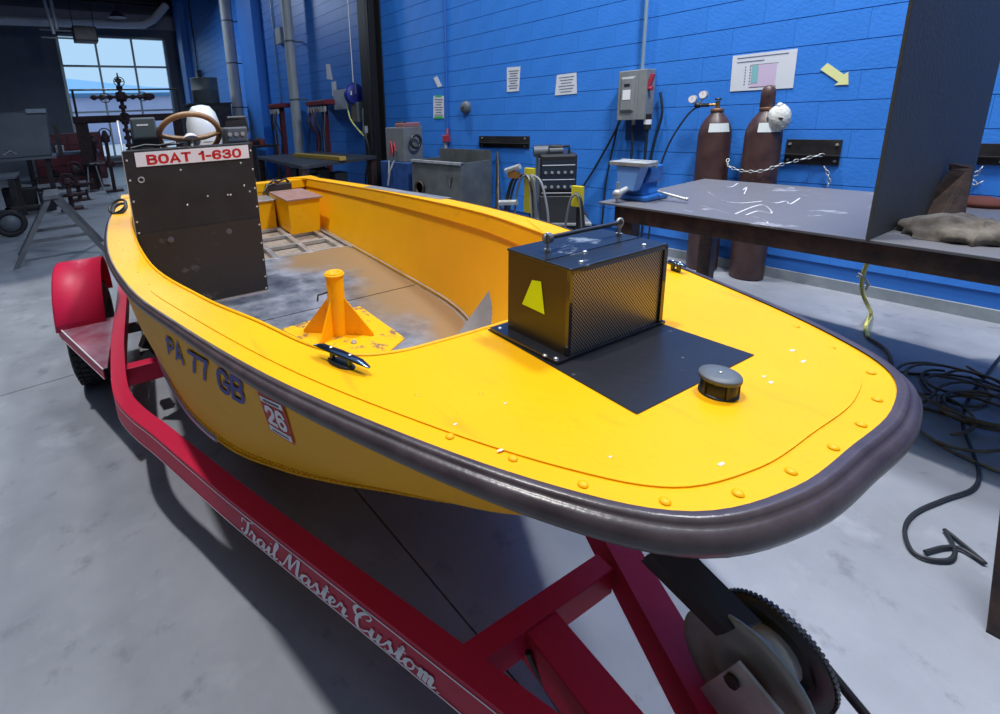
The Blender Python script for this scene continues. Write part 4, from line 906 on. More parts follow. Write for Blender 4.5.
# disconnect switch
sw=thing('disconnect_switch','grey electrical disconnect switch box on the blue wall','switch box',(W,2.46,1.31))
SG=mat('switch_grey',(.20,.215,.22),.5,c2=(.24,.25,.255),nscale=10)
obj('enclosure',MB().box(-.16,-.0,-.135,.135,0,.455),SG,sw,bevel=.006)
obj('cover_plate',MB().box(-.168,-.16,-.06,.125,.0,.45),SG,sw,bevel=.003)
obj('raised_panel',MB().hexa([(-.168,-.035,.075),(-.168,.10,.075),(-.168,.10,.40),(-.168,-.035,.40)],[(-.188,-.02,.095),(-.188,.085,.095),(-.188,.085,.38),(-.188,-.02,.38)]),SG,sw,bevel=.003)
obj('warning_label',MB().box(-.190,-.1885,-.005,.07,.19,.28),WHT,sw);obj('rating_label',MB().box(-.190,-.1885,.005,.06,.31,.335),MBLK,sw)
obj('switch_handle',MB().cbox((-.12,-.15,.34),(.03,.03,.14),rx=.3).cyl((-.12,-.135,.28),(-.12,-.17,.28),.02,10),mat('faded_red_handle',(.40,.03,.06),.5),sw)
obj('backboard',MB().box(-.012,-.0,-.10,.12,-.20,0),mat('dark_blue_board',(.012,.06,.20),.6),sw)
obj('gland',MB().cyl((-.07,.01,-.05),(-.07,.01,0),.018,8).cyl((-.07,.01,-.13),(-.07,.01,-.05),.012,8),GALV,sw)
pg=obj('plug_connector',MB().cyl((-.10,-.14,-.09),(-.10,-.14,.05),.031,14),MBLK,sw);obj('white_collar',MB().cyl((-.10,-.14,-.045),(-.10,-.14,.0),.034,14),WHT,pg)
def pipe(name,pts_,r,m,lab,cat,n=8,group=None): return tag(obj(name,MB().tube([tuple(p) for p in pts_],r,n),m),lab,cat,group)
CON=mat('conduit_grey_blue',(.30,.42,.52),.4,.4);CONB=mat('blue_painted_conduit',(.02,.13,.5),.45)
def vpipe(name,px,x,z0,z1,r,m,lab,cat='conduit'):
    q=onx(px,x);return pipe(name,[(q[0],q[1],z0),(q[0],q[1],z1)],r,m,lab,cat)
vpipe('conduit',(644,45),W-.06,1.77,6.5,.016,CON,'pale metal conduit rising from the disconnect switch')
CBL=mat('dark_cable',(.010,.02,.04),.5)
pipe('switch_cable',cr([(4.56,2.46,1.26),(4.55,2.455,1.0),(4.53,2.45,.7),(4.5,2.5,.3),(4.45,2.6,.012)],6),.012,CBL,'dark cable dropping straight below the disconnect switch','cable')
pipe('switch_cable',cr([(4.58,2.62,1.55),(4.59,2.62,1.3),(4.60,2.85,.85),(4.61,3.03,.55),(4.61,3.03,.40),(4.61,2.93,.25),(4.61,2.88,.012)],6),.012,CBL,'dark cable swinging out left of the disconnect switch','cable')
pipe('switch_cable',cr([(4.615,2.61,1.5),(4.615,2.66,1.2),(4.615,2.74,.7),(4.615,2.76,.3),(4.6,2.77,.012)],6),.010,CBL,'second thin cable left of the disconnect switch','cable')
pipe('switch_cable',cr([(4.55,2.32,1.22),(4.55,2.325,.9),(4.54,2.34,.5),(4.5,2.38,.012)],6),.014,CBL,'dark cable below the white-collared plug','cable')
pipe('switch_cable',cr([(4.60,2.25,1.55),(4.60,2.22,1.35),(4.60,2.27,1.1),(4.6,2.30,.8),(4.59,2.33,.012)],6),.012,CBL,'dark cable looping behind the right side of the disconnect switch','cable')
# papers and signs on the wall
PAP=mat('paper_white',(.66,.68,.74),.7);GRN=mat('green_tape',(.05,.45,.12),.6);TXT=mat('printed_grey_text',(.12,.14,.22),.7);PNK=mat('printed_pink',(.60,.48,.66),.7);CYN=mat('printed_teal',(.22,.48,.52),.7)
def sheet(px,lab,cat='paper',m=PAP,lines=5,x=W-.003):
    o=flat('paper_notice',px,m,x=x);tag(o,lab,cat);q=[np.array(onx(p,x-.0045)) for p in px]
    def L(u,v):return (q[0]*(1-u)+q[1]*u)*(1-v)+(q[3]*(1-u)+q[2]*u)*v
    for k in range(lines):
        v=.16+.7*k/max(lines-1,1);e_=.018;w_=.12+.06*((k*7)%3)
        if lines:obj('text_line',MB().add([tuple(L(w_,v-e_)),tuple(L(1-w_,v-e_)),tuple(L(1-w_,v+e_)),tuple(L(w_,v+e_))],[(0,1,2,3)]),TXT,o)
    return o,L
sheet([(507,67.5),(520.5,66.5),(519,91),(507,92)],'narrow white paper taped high on the wall left of centre',lines=8)
sheet([(557,75),(576.5,72.5),(577,93.5),(555,95.5)],'white paper notice right of the narrow taped sheet',lines=6)
o,L=sheet([(733,56),(798,48.5),(793,88),(730,91.5)],'large white chart paper above the gas cylinders','chart',lines=0)
def rect(nm,u0,u1,v0,v1,m,o,L): obj(nm,MB().add([tuple(L(u0,v0)),tuple(L(u1,v0)),tuple(L(u1,v1)),tuple(L(u0,v1))],[(0,1,2,3)]),m,o)
rect('text_line',.08,.88,.075,.10,TXT,o,L);rect('text_line',.08,.52,.19,.215,TXT,o,L);rect('chart_panel',.33,.72,.30,.92,PNK,o,L);obj('chart_bar',MB().add([tuple(L(u,v)-np.array([.0015,0,0])) for u,v in ((.335,.32),(.44,.32),(.44,.80),(.335,.80))],[(0,1,2,3)]),CYN,o)
for v in(.30,.91):rect('chart_line',.30,.74,v,v+.012,TXT,o,L)
for u in(.22,.30):
    for k in range(7):rect('chart_tick',u,u+.02,.33+k*.08,.36+k*.08,TXT,o,L)
aq=[(820,70),(828,64),(844,75),(848,72.5),(849,84),(835,85.5),(839,82)]
aq=[(820.5,69.5),(827.5,63),(844,74.5),(848.5,71.5),(848.5,84.5),(834.5,85.2),(838.5,82)]
tag(flat('arrow_sign',aq,mat('pale_yellow_card',(.80,.80,.36),.6)),'pale yellow arrow sign pointing down right on the wall','sign')
o,L=sheet([(433.5,96),(444,96),(444,118),(433.5,118)],'white paper with green tape beside the thin conduit',lines=7)
rect('green_tape',.15,.75,-.04,.05,GRN,o,L);rect('green_tape',.1,.9,.92,1.03,GRN,o,L)
tag(flat('small_arrow_sticker',[(433.5,78),(437,76),(442,86),(438,87.5)],PAP),'small pale arrow sticker above the green-taped paper','sticker')
tag(flat('paper_notice',[(326,64),(330,64),(333,80),(327,79)],PAP),'small white sign high on the far blue wall','sign')
tag(flat('paper_notice',[(331.5,82),(336,81),(337,96),(332.5,96)],PAP),'small white strip just below the far white sign','sign')
q=onx((465,107.5),W-.03);rb=thing('round_wall_bell','round grey bell on the blue wall','bell',(W,q[1],q[2]));obj('dome',MB().lathe([(.085,0),(.085,-.03),(.07,-.055),(.03,-.065),(0,-.066)],n=24,axis='x'),GRYP,rb);obj('centre_nut',MB().cyl((-.075,0,0),(-.06,0,0),.012,8),DSTL,rb)
vpipe('conduit',(446,60),W-.02,1.05,6.5,.013,CONB,'blue painted thin conduit down to the red outlet')
q=onx((447,143),W-.04);ro=thing('red_air_outlet','red air-line outlet and filter at the foot of the blue conduit','outlet',(W-.03,q[1],1.0));obj('valve_body',MB().cbox((-.02,0,.10),(.07,.10,.10)).cyl((-.02,-.03,.16),(-.02,-.03,.24),.02,8),mat('valve_red',(.35,.03,.05),.5),ro,bevel=.01);obj('filter_bowl',MB().cyl((-.02,.02,-.05),(-.02,.02,.05),.025,10).cyl((-.02,.04,.04),(-.02,.04,.09),.02,8),GALV,ro)
pipe('air_hose',cr([(W-.05,q[1]+.02,.95),(W-.06,q[1]+.05,.7),(W-.1,q[1]+.12,.5),(W-.15,q[1]+.1,.012)],5),.010,CBL,'dark hose under the red air outlet','hose')
# vise on the table corner
VBL=mat('vise_blue',(.02,.13,.46),.35,c2=(.03,.18,.55),nscale=8,bump=.1);vz=.90
vp=onz((636,199),.9);vs_=thing('bench_vise','blue bench vise bolted on the left corner of the welding table','vise',(vp[0]+.03,vp[1],.902),-.1)
obj('base',MB().prism([(-.10,-.11),(.12,-.11),(.12,.07),(-.10,.07)],0,.03).hexa([(-.08,-.07,.03),(.10,-.07,.03),(.10,.05,.03),(-.08,.05,.03)],[(-.06,-.045,.11),(.08,-.045,.11),(.08,.035,.11),(-.06,.035,.11)]),VBL,vs_,bevel=.008)
obj('body',MB().hexa([(-.05,-.07,.10),(.12,-.07,.10),(.12,.05,.10),(-.05,.05,.10)],[(.0,-.075,.20),(.11,-.075,.20),(.11,.06,.20),(.0,.06,.20)]),VBL,vs_,bevel=.01)
obj('moving_jaw',MB().hexa([(-.13,-.05,.06),(-.07,-.05,.06),(-.07,.05,.06),(-.13,.05,.06)],[(-.12,-.075,.205),(-.03,-.075,.205),(-.03,.08,.205),(-.12,.08,.205)]),mat('vise_light_blue',(.16,.34,.72),.35),vs_,bevel=.006)
obj('jaw_plate',MB().box(-.03,-.006,-.11,.115,.195,.232),GALV,vs_,bevel=.003);obj('jaw_plate',MB().box(-.13,-.032,-.115,.12,.205,.228),GALV,vs_,bevel=.003)
obj('screw',MB().cyl((-.20,0,.05),(-.08,0,.08),.018,10).sph((-.205,0,.05),.028,10,6),GALV,vs_);obj('handle',MB().cyl((-.205,0,-.05),(-.205,0,.12),.007,8),GALV,vs_);obj('lock_lever',MB().cyl((.02,-.10,.05),(.04,-.26,.02),.008,8).sph((.04,-.26,.02),.012,8,5),GALV,vs_)
# steel post at the right edge
sp0=onz((1003,634),0);sp1=onz((1030,400),.62)
pst=thing('steel_stand','leaning dark steel upright at the lower right corner, near the black cable loop','stand',tuple(sp0))
dv=(sp1-sp0);dv=dv/np.linalg.norm(dv)*1.0
def hx4(P,w_=.028):return [(P[0]-w_,P[1]-w_,P[2]),(P[0]+w_,P[1]-w_,P[2]),(P[0]+w_,P[1]+w_,P[2]),(P[0]-w_,P[1]+w_,P[2])]
obj('upright',MB().hexa(hx4((0,0,.006)),hx4(dv)),RSTL,pst,bevel=.003);obj('foot_pad',MB().box(-.028,.028,-.028,.028,0,.006),TIRE,pst)
# cords on the floor
YC=mat('yellow_cord',(.88,.82,.25),.6);BRH=mat('dirty_brown_hose',(.20,.155,.085),.7,c2=(.06,.05,.035),nscale=9);BKC=mat('black_cord',(.014,.016,.022),.5)
yc=cr([tuple(onx((868,262),3.85)),tuple(onx((863,275),3.88)),tuple(onx((862,290),3.92)),tuple(onx((867,304),3.97)),tuple(onz((871,314),.012)),tuple(onz((866,326),.012)),tuple(onz((868,337),.012))],6)
tag(obj('yellow_extension_cord',MB().tube([tuple(p) for p in yc],.011,8),YC),'yellow cord hanging from the table edge to the floor','cord')
tag(obj('white_tie',MB().tube([tuple(onx(p,3.87)) for p in((857,277),(862,275),(866,279),(870,286))],.006,5).tube([tuple(onx(p,3.87)) for p in((858,273),(864,277),(868,284),(866,290))],.006,5),PAP),'white string knotted round the yellow cord','string')
tag(obj('dark_extension_cord',MB().tube([tuple(p) for p in cr([onz(p,.012) for p in((868,338),(880,345),(889,354),(893,370),(900,390))],6)],.009,6),BRH),'dark cord continuing from the yellow one under the table','cord')
rnd=random.Random(5)
for k in range(8):
    cx_,cy_=3.20+rnd.uniform(-.22,.25),.10+rnd.uniform(-.12,.10);P=[]
    R0=rnd.uniform(.14,.34);ph=rnd.uniform(0,6);ec=rnd.uniform(.5,.95);w_=rnd.uniform(1.2,2.6)
    for j in range(rnd.choice([16,20,24])):
        a_=ph+j*.36;rr_=R0*(1+.22*math.sin(a_*w_+k));P.append((cx_+.02*j/3+rr_*math.cos(a_),cy_+rr_*ec*math.sin(a_),.008+.006*k+.003*math.sin(j)))
    tag(obj('hose_coil',MB().tube([tuple(p) for p in cr(P,2)],.0065,6),BRH),'dirty brown hoses tangled on the floor under the table','hose','tangled brown hoses under the table')
tag(obj('hose_coil',MB().tube([tuple(p) for p in cr([onz(p,.012) for p in((922,432),(945,448),(975,462),(1010,476))],5)],.0065,6),BRH),'brown hose end running right below the tangle','hose')
bc=cr([onx((1004,352),3.3) if False else onz((1004,352),.02)]+[onz(p,.012) for p in((985,376),(968,400),(963,425),(972,450),(979,474),(972,489),(945,499),(916,512),(905,528),(910,548),(925,558),(948,560),(955,552),(950,538),(945,530),(958,540),(985,563),(962,549),(945,547),(925,552))],6)
tag(obj('black_cable_loop',MB().tube([tuple(p) for p in bc],.006,7),BKC),'black cable snaking and looped on the floor at lower right','cable')
# ================================================================== ALONG THE BLUE WALL, FURTHER BACK
PGR=mat('grey_pipe_paint',(.30,.33,.36),.5,c2=(.40,.43,.46),nscale=3,stretch=(3,3,.6))
for px,x,r,lab in(((224.5,0),4.33,.155,'thick grey vertical pipe nearest the end window'),((285.5,0),4.36,.105,'thick pale grey vertical pipe behind the dark steel table')):
    q=onx(px,x);t=thing('vertical_pipe',lab,'pipe',(q[0],q[1],0),0,'thick grey pipes along the blue wall')
    obj('shaft',MB().cyl((0,0,0),(0,0,6.29),r,20),PGR,t)
    for z in(1.9,3.1,4.2):obj('strap',MB().lathe([(r+.004,z-.02),(r+.004,z+.02)],n=20),GRYP,t);obj('strap_arm',MB().box(0,W-q[0]-.005,-.02,.02,z-.015,z+.015),GRYP,t)
q=onx((272,50),W-.03);pipe('conduit',[(W-.03,11.35,1.75),(W-.03,11.35,6.3)],.016,CON,'thin pale conduit left of the pale grey pipe','conduit')
tag(obj('junction_box',MB().box(W-.12,W-.0,10.75,11.05,3.2,3.55),PGR,bevel=.01),'pale junction box high beside the thin conduit','box')
pipe('conduit',[(W-.03,18.9,2.9),(W-.03,18.9,6.3)],.02,DSTL,'dark thin conduit on the far blue bay above the drum','conduit')
tag(obj('conduit_box',MB().box(W-.14,W-.0,18.6,18.85,3.0,3.4),DSTL),'small dark box on the far conduit','box')
# black steel column
colm=thing('steel_column','black steel building column between the cord reel and the grey tank','column',(W-.135,6.99,0))
obj('web',MB().box(-.10,.11,-.012,.012,0,6.29),mat('black_column_paint',(.010,.010,.012),.5),colm);
for x in(-.11,.10):obj('flange',MB().box(x,x+.02,-.17,.17,0,6.29),MATS['black_column_paint'],colm)
obj('column_cable',MB().tube([(-.13,-.10,3.6),(-.13,-.11,2.2),(-.14,-.08,1.6),(-.15,-.12,.9)],.008,6),DSTL,colm)
obj('column_hose',MB().tube(cr([(-.19,.05,1.6),(-.26,-.05,1.25),(-.24,-.15,.9),(-.30,-.1,.5),(-.26,0,.2)],5),.016,6),MBLK,colm)
obj('column_valve',MB().cbox((-.20,.0,1.25),(.06,.08,.12)).cyl((-.2,0,1.1),(-.2,0,1.2),.02,8),GALV,colm)
# cord reel hanging
q=onx((354,94),4.45);cr_=thing('cord_reel','round blue cord reel hanging by a cable left of the black column','reel',(q[0],q[1],q[2]))
BRL=mat('reel_blue',(.012,.03,.30),.5)
obj('drum',MB().lathe([(0,-.06),(.17,-.06),(.185,-.04),(.185,.04),(.17,.06),(0,.06)],n=28,axis='y'),BRL,cr_);obj('drum_face',MB().lathe([(0,-.066),(.11,-.066),(.12,-.06)],n=20,axis='y'),mat('reel_blue_dark',(.012,.02,.18),.5),cr_);obj('reel_label',MB().box(-.11,-.085,-.07,-.066,-.02,.05),PAP,cr_)
obj('hanging_cable',MB().tube([(0,0,.18),(-.01,.0,4.2)],.008,5),WHT,cr_);obj('reel_bracket',MB().box(-.02,.2,-.02,.02,-.01,.01).box(-.015,.015,-.07,.07,.0,.2),GRYP,cr_)
pipe('yellow_air_hose',cr([tuple(onx((347,104),4.42)),tuple(onx((350,118),4.4)),tuple(onx((356,127),4.4)),tuple(onx((364,136),4.35))],6),.014,YC,'yellow green hose curving down from the blue cord reel','hose')
ms=thing('motor_switch','grey-brown box under the blue cord reel','box',tuple(onx((358,110),4.5)));obj('case',MB().box(-.08,.1,-.11,.11,-.22,.14),GRYP,ms,bevel=.015);obj('cover',MB().box(-.09,-.08,-.09,.09,-.2,.12),mat('brown_grey_cover',(.10,.085,.075),.6),ms)
tag(obj('pale_cover_panel',MB().box(4.42,4.46,float(onx((348,105),4.44)[1]),float(onx((335,105),4.44)[1]),1.62,1.98),mat('pale_panel',(.36,.40,.48),.6)),'pale square panel between the red-topped rack and the cord reel','panel')
# hose racks
def hoserack(px,x,zt,lab,seed,wd_=.42):
    rn=random.Random(seed);q=onx(px,x);z=float(q[2]);t=thing('hose_rack',lab,'rack',(q[0],q[1],0),0,'red-topped hose racks along the blue wall')
    obj('top_plate',MB().box(-.20,.20,-wd_,wd_,z-.04,z+.05),mat('rack_red',(.16,.015,.03),.5),t,bevel=.01);obj('post',MB().box(-.05,.05,-.05,.05,0,z-.04),mat('rack_dark_red',(.10,.012,.02),.5),t)
    for k in range(7):
        y=-wd_+.08+k*(2*wd_-.16)/6;c=rn.choice([CBL,MBLK,mat('grey_hose',(.12,.13,.17),.5),mat('red_hose',(.22,.02,.03),.5)])
        obj('hose',MB().tube(cr([(-.16,y,z-.04),(-.2+rn.uniform(-.05,.05),y+rn.uniform(-.05,.05),z-.35),(-.17,y+rn.uniform(-.14,.14),z-.7),(-.2,y+rn.uniform(-.1,.1),.45)],4),.016,5),c,t)
        obj('fitting',MB().cbox((-.17,y,z-.12),(.05,.04,.1)),GALV,t)
hoserack((281,106),4.3,1,'red-topped rack of hanging hoses behind the thick pale pipe',2,.28)
hoserack((324,103),4.4,1,'red-topped rack of hanging hoses beside the pale square panel',5)
# clutter bench between the drum and racks
cl=thing('clutter_bench','low dark bench heaped with small tools right of the console','bench',tuple(np.r_[onx((252,130),4.0)[:2],0]))
obj('bench_top',MB().box(-.35,.3,-1.0,1.0,.88,.93),DSTL,cl);rn=random.Random(8)
for x in(-.3,.25):
    for y in(-.9,.9):obj('leg',MB().box(x-.03,x+.03,y-.03,y+.03,0,.88),DSTL,cl)
for k in range(9):
    x,y=rn.uniform(-.25,.2),rn.uniform(-.9,.9);h=rn.uniform(.06,.22);obj('tool_piece',MB().cbox((x,y,.93+h/2),(rn.uniform(.05,.2),rn.uniform(.08,.25),h),rz=rn.uniform(0,3)),rn.choice([MBLK,GRYP,RSTL,mat('tool_red',(.25,.03,.03),.5)]),cl,bevel=.01)
obj('bar',MB().cyl((-.2,.95,.95),(-.1,.35,1.30),.022,7),GALV,cl)
# dark steel table behind the boat
a,b=np.array([2.67,6.01]),np.array([4.10,6.35]);c,d=np.array([4.10,8.3]),np.array([2.95,8.65])
bt_=thing('steel_table','dark steel table with a yellow bar on it, behind the boat stern','table',(3.4,7.3,0))
pl=[(p[0]-3.4,p[1]-7.3) for p in(a,b,c,d)]
obj('tabletop',MB().prism(pl,.80,.85),mat('dark_table_top',(.035,.038,.045),.45,c2=(.05,.055,.062),nscale=5),bt_,bevel=.004)
for p in pl:
    p=(p[0]*.93,p[1]*.93);obj('leg',MB().box(p[0]-.05,p[0]+.05,p[1]-.05,p[1]+.05,0,.80),RSTL,bt_)
obj('lower_shelf',MB().prism([(x*.9,y*.9) for x,y in pl],.22,.25),RSTL,bt_)
e0=onz((296,156),.86);e1_=onz((343,160),.86)
dd=(e1_-e0)/np.linalg.norm(e1_-e0);n_=np.array([-dd[1],dd[0],0])*.055
yb=mat('dull_yellow_paint',(.42,.27,.045),.55)
tag(obj('yellow_bar',MB().hexa([tuple(q+np.array([0,0,-.008])) for q in(e0-n_,e1_-n_,e1_+n_,e0+n_)],[tuple(q+np.array([0,0,.05])) for q in(e0-n_,e1_-n_,e1_+n_,e0+n_)]),yb,bevel=.005),'long dull yellow bar lying on the dark steel table','bar')
for k,(x,y,h,m) in enumerate(((3.1,6.75,.38,GRYP),(3.35,6.9,.44,MBLK),(3.62,6.8,.36,GRYP),(3.35,7.7,.4,DSTL))):
    tag(obj('storage_tub',MB().hexa([(x-.10,y-.12,.25),(x+.10,y-.12,.25),(x+.10,y+.12,.25),(x-.10,y+.12,.25)],[(x-.12,y-.14,.25+h),(x+.12,y-.14,.25+h),(x+.12,y+.14,.25+h),(x-.12,y+.14,.25+h)]),m,bevel=.01),['grey tub on the shelf under the dark table, nearest the window side','black tub on the shelf under the dark table','grey tub on the shelf under the dark table, nearest the wall','dark metal tub at the back of the shelf under the dark table'][k],'tub','tubs on the shelf under the dark steel table')
# wire feeder with red marks on the blue cart
fx=4.12;A0=onx((389,160),fx);A1=onx((415,158),fx);
cart=thing('blue_cart','dark blue cart carrying a grey machine, left of the grey tank','cart',(fx+.1,(A0[1]+A1[1])/2,0));hy=abs(A0[1]-A1[1])/2+.02;zt=float(A0[2])
obj('cabinet',MB().box(-.25,.25,-hy,hy,.12,zt),mat('cart_blue',(.012,.045,.16),.5,c2=(.02,.07,.24),nscale=6),cart,bevel=.01)
for x in(-.2,.2):
    for y in(-hy*.8,hy*.8):obj('caster',MB().cyl((x,y-.02,.06),(x,y+.02,.06),.06,12),TIRE,cart)
obj('cart_handle',MB().tube([(-.27,-.05,zt+.02),(-.32,.0,zt-.12),(-.30,.1,zt-.35)],.015,6).tube([(-.27,.08,zt+.02),(-.31,.05,zt-.2)],.012,6),GALV,cart)
gm_=thing('grey_machine','grey boxed machine with red scrawl standing on the dark blue cart','machine',(fx+.1,cart.location[1],zt));B1=onx((405,125),fx);hz_=float(B1[2])-zt
obj('case',MB().box(-.2,.14,-hy*.62,hy*.70,.0,hz_-.03),mat('machine_grey',(.13,.14,.15),.5,c2=(.17,.18,.19),nscale=5),gm_,bevel=.01);obj('lid',MB().box(-.18,.12,-hy*.58,hy*.05,hz_-.03,hz_+.03),mat('lid_red_grey',(.28,.12,.13),.5),gm_,bevel=.01)
obj('red_scrawl',MB().tube([(-.226,.12,.08),(-.226,.07,.3),(-.226,.03,.10),(-.226,.0,.28),(-.226,-.04,.16)],.010,5),mat('scrawl_red',(.45,.02,.05),.5),gm_)
obj('side_coil',MB().torus((-.05,-hy*.85,hz_*.55),.09,.02,axis='y',n=18,k=6),MBLK,gm_);obj('handle',MB().tube([(-.15,.02,hz_),(-.15,.02,hz_+.04),(-.15,-.2,hz_+.04)],.012,6),MBLK,gm_)
# open grey steel tank
tx=3.9;q0=onx((413,166),tx);q1=onx((462,160),tx);yl,yr=float(q0[1]),float(q1[1]);tk=thing('steel_tank','open grey steel tank with a round side port, by the wall behind the boat','tank',(tx+.2,(yl+yr)/2,0))
hy=(yl-yr)/2;TNK=mat('tank_grey',(.085,.095,.10),.55,.2,c2=(.13,.14,.14),nscale=5,bump=.1);zt=.86
obj('front_wall',MB().box(-.22,-.20,-hy,hy,.18,zt),TNK,tk);obj('back_wall',MB().box(.28,.30,-hy,hy,.18,zt+.12),TNK,tk);obj('end_wall',MB().box(-.2,.28,-hy,-hy+.02,.18,zt),TNK,tk);obj('end_wall',MB().box(-.2,.28,hy-.02,hy,.18,zt),TNK,tk);obj('bottom',MB().box(-.2,.28,-hy,hy,.18,.20),TNK,tk)
obj('port',MB().lathe([(.075,-.225),(.095,-.225),(.095,-.26),(.075,-.26),(.075,-.225)],(0,0,0),24,'x'),RSTL,tk,loc=(0,hy*.62,.50));obj('port_hole',MB().cyl((-.2205,hy*.62,.50),(-.224,hy*.62,.50),.076,20),TIRE,tk);obj('rim',MB().box(-.235,-.19,-hy,hy,zt-.02,zt+.01),GALV,tk)
obj('v_mark',MB().tube([(-.224,-.25,.70),(-.224,-.29,.56),(-.224,-.33,.69)],.006,4),MBLK,tk)
for x in(-.15,.22):
    for y in(-hy+.1,hy-.1):obj('leg',MB().box(x-.03,x+.03,y-.03,y+.03,0,.18),RSTL,tk)
la,lb=onx((498,152),W-.03),onx((489,206),4.35)
tag(obj('leaning_bar',MB().tube([(W-.04,float(la[1]),float(la[2])),tuple((np.array([W-.04,float(la[1]),float(la[2])])+np.array([4.3,3.95,.01]))/2),(4.3,3.95,.01)],[.02,.045,.06],4),DSTL),'dark steel bar leaning on the wall right of the grey tank','bar')
# black welding machine on its cart
wx=3.86;m0=onx((528,200),wx);m1=onx((552,198),wx);mt=onx((545,150),wx)
wm_=thing('welding_machine','black welding machine with rows of knobs on a wheeled cart','welder',(wx+.24,(m0[1]+m1[1])/2,0),math.radians(42));hy=.17;zb=.50;zt=1.02
obj('case',MB().box(-.28,.28,-hy,hy,zb,zt),MBLK,wm_,bevel=.02);obj('side_panel',MB().box(-.26,.26,hy,hy+.01,zb+.04,zt-.04),GRYP,wm_)
fp=obj('control_panel',MB().box(-.29,-.28,-hy*.9,hy*.9,zb+.18,zt-.06),mat('panel_dark_blue',(.02,.028,.045),.35),wm_)
for z in(zt-.17,zt-.31):
    for k in range(5):
        y=hy*(.7-.35*k);kn=obj('knob',MB().cyl((-.305,y,z),(-.29,y,z),.014,10),GALV,wm_)
for z in(zt-.10,zt-.24,zt-.37):obj('panel_line',MB().box(-.293,-.29,-hy*.88,hy*.88,z-.003,z+.003),WHT,wm_)
obj('top_handle',MB().tube([(-.2,-hy*.6,zt),(-.2,-hy*.6,zt+.07),(-.2,hy*.5,zt+.07),(-.2,hy*.5,zt)],.014,6),MBLK,wm_)
obj('lower_skirt',MB().hexa([(-.34,-hy-.06,.36),(.3,-hy-.06,.36),(.3,hy,.36),(-.34,hy,.36)],[(-.28,-hy,.62),(.28,-hy,.62),(.28,hy,.62),(-.28,hy,.62)]),MBLK,wm_,bevel=.01)
obj('cart_body',MB().box(-.30,.28,-hy-.12,hy+.02,.08,.34),mat('cart_black',(.012,.012,.014),.5),wm_,bevel=.01)
obj('cart_tray',MB().box(-.36,.30,-hy-.14,hy+.06,.34,.36),GALV,wm_)
for y in(-hy,hy):
    for x in(-.22,.22):obj('wheel',MB().cyl((x,y-.02,.07),(x,y+.02,.07),.07,14),TIRE,wm_)
for k in range(2):obj('cooler_roll',MB().cyl((-.1+.12*k,-hy*.3,zt+.02),(-.1+.12*k,hy*1.3,zt+.02),.055,12),[GRYP,DSTL,GALV][k],wm_)
# yellow cable hangers with their cables
def hanger(px,x,z0,h,lab,seed,big):
    rn=random.Random(seed);q=onx(px,x);t=thing('cable_hanger',lab,'hanger',(q[0],q[1],0),0,'yellow cable hangers by the welding machine');z0=float(q[2])
    obj('yellow_plate',MB().box(-.02,.02,-.05,.05,z0-h,z0),mat('hanger_yellow',(.62,.52,.02),.5),t,bevel=.003);obj('post',MB().box(.02,.06,-.02,.02,0,z0),DSTL,t);obj('foot',MB().box(-.12,.12,-.10,.10,0,.02),DSTL,t)
    for k in range(9 if big else 3):
        y=rn.uniform(-.05,.05);s_=1 if k%2 else -1;m=rn.choice([mat('cable_grey',(.22,.23,.24),.5),MBLK,mat('cable_grey2',(.12,.13,.14),.5)])
        w_=rn.uniform(.08,.24) if big else rn.uniform(.10,.2)
        obj('cable',MB().tube(cr([(-.03,y,z0-.06),(-.06,y+s_*w_*.6,z0-.12),(-.07,y+s_*w_,z0-.45),(-.05,y+s_*w_*.8,max(z0-.8,.12)),(-.03,y+s_*w_*.2,.06)],5),.011,6),m,t)
    if big:
        [obj('torch',MB().cyl(p_,q_,.026,8),GALV,t) for p_,q_ in(((-.08,.05,z0+.02),(-.10,.20,z0-.03)),((-.08,.08,z0-.32),(-.12,.26,z0-.34)))];obj('clamp',MB().cbox((-.08,.12,z0-.06),(.06,.10,.06)),mat('clamp_copper',(.45,.22,.06),.4,.6),t)
hanger((530,168),3.50,1,.42,'long yellow cable hanger thick with cables left of the welding machine',3,True)
hanger((578,186),3.60,1,.18,'short yellow cable hanger with a few cables right of the welding machine',9,False)
# ================================================================== FAR END, LEFT
q=ony((206,90),13.6)
cab=thing('dark_cabinet','dark cabinet behind the steering wheel, under the grey drum','cabinet',(q[0]+.1,13.75,0))
ztop=float(ony((206,103),13.4)[2]);obj('body',MB().box(-.60,.45,-.35,.35,.0,ztop-.03),mat('cabinet_black',(.015,.016,.02),.6),cab,bevel=.01);obj('cabinet_top',MB().box(-.64,.48,-.38,.38,ztop-.03,ztop),DSTL,cab)
for x in(-.33,.18):obj('door',MB().box(x-.23,x+.23,-.365,-.35,.1,ztop-.1),DSTL,cab)
dr=thing('grey_drum','grey round drum standing on the dark cabinet','drum',(q[0],13.7,ztop));hz_=float(ony((206,78),13.6)[2])-ztop
obj('shell',MB().lathe([(.33,0),(.34,.01),(.34,hz_*.5),(.35,hz_*.52),(.34,hz_*.54),(.34,hz_-.02),(.35,hz_),(.0,hz_)],n=28),mat('drum_grey',(.08,.10,.105),.5,c2=(.11,.13,.135),nscale=6),dr)
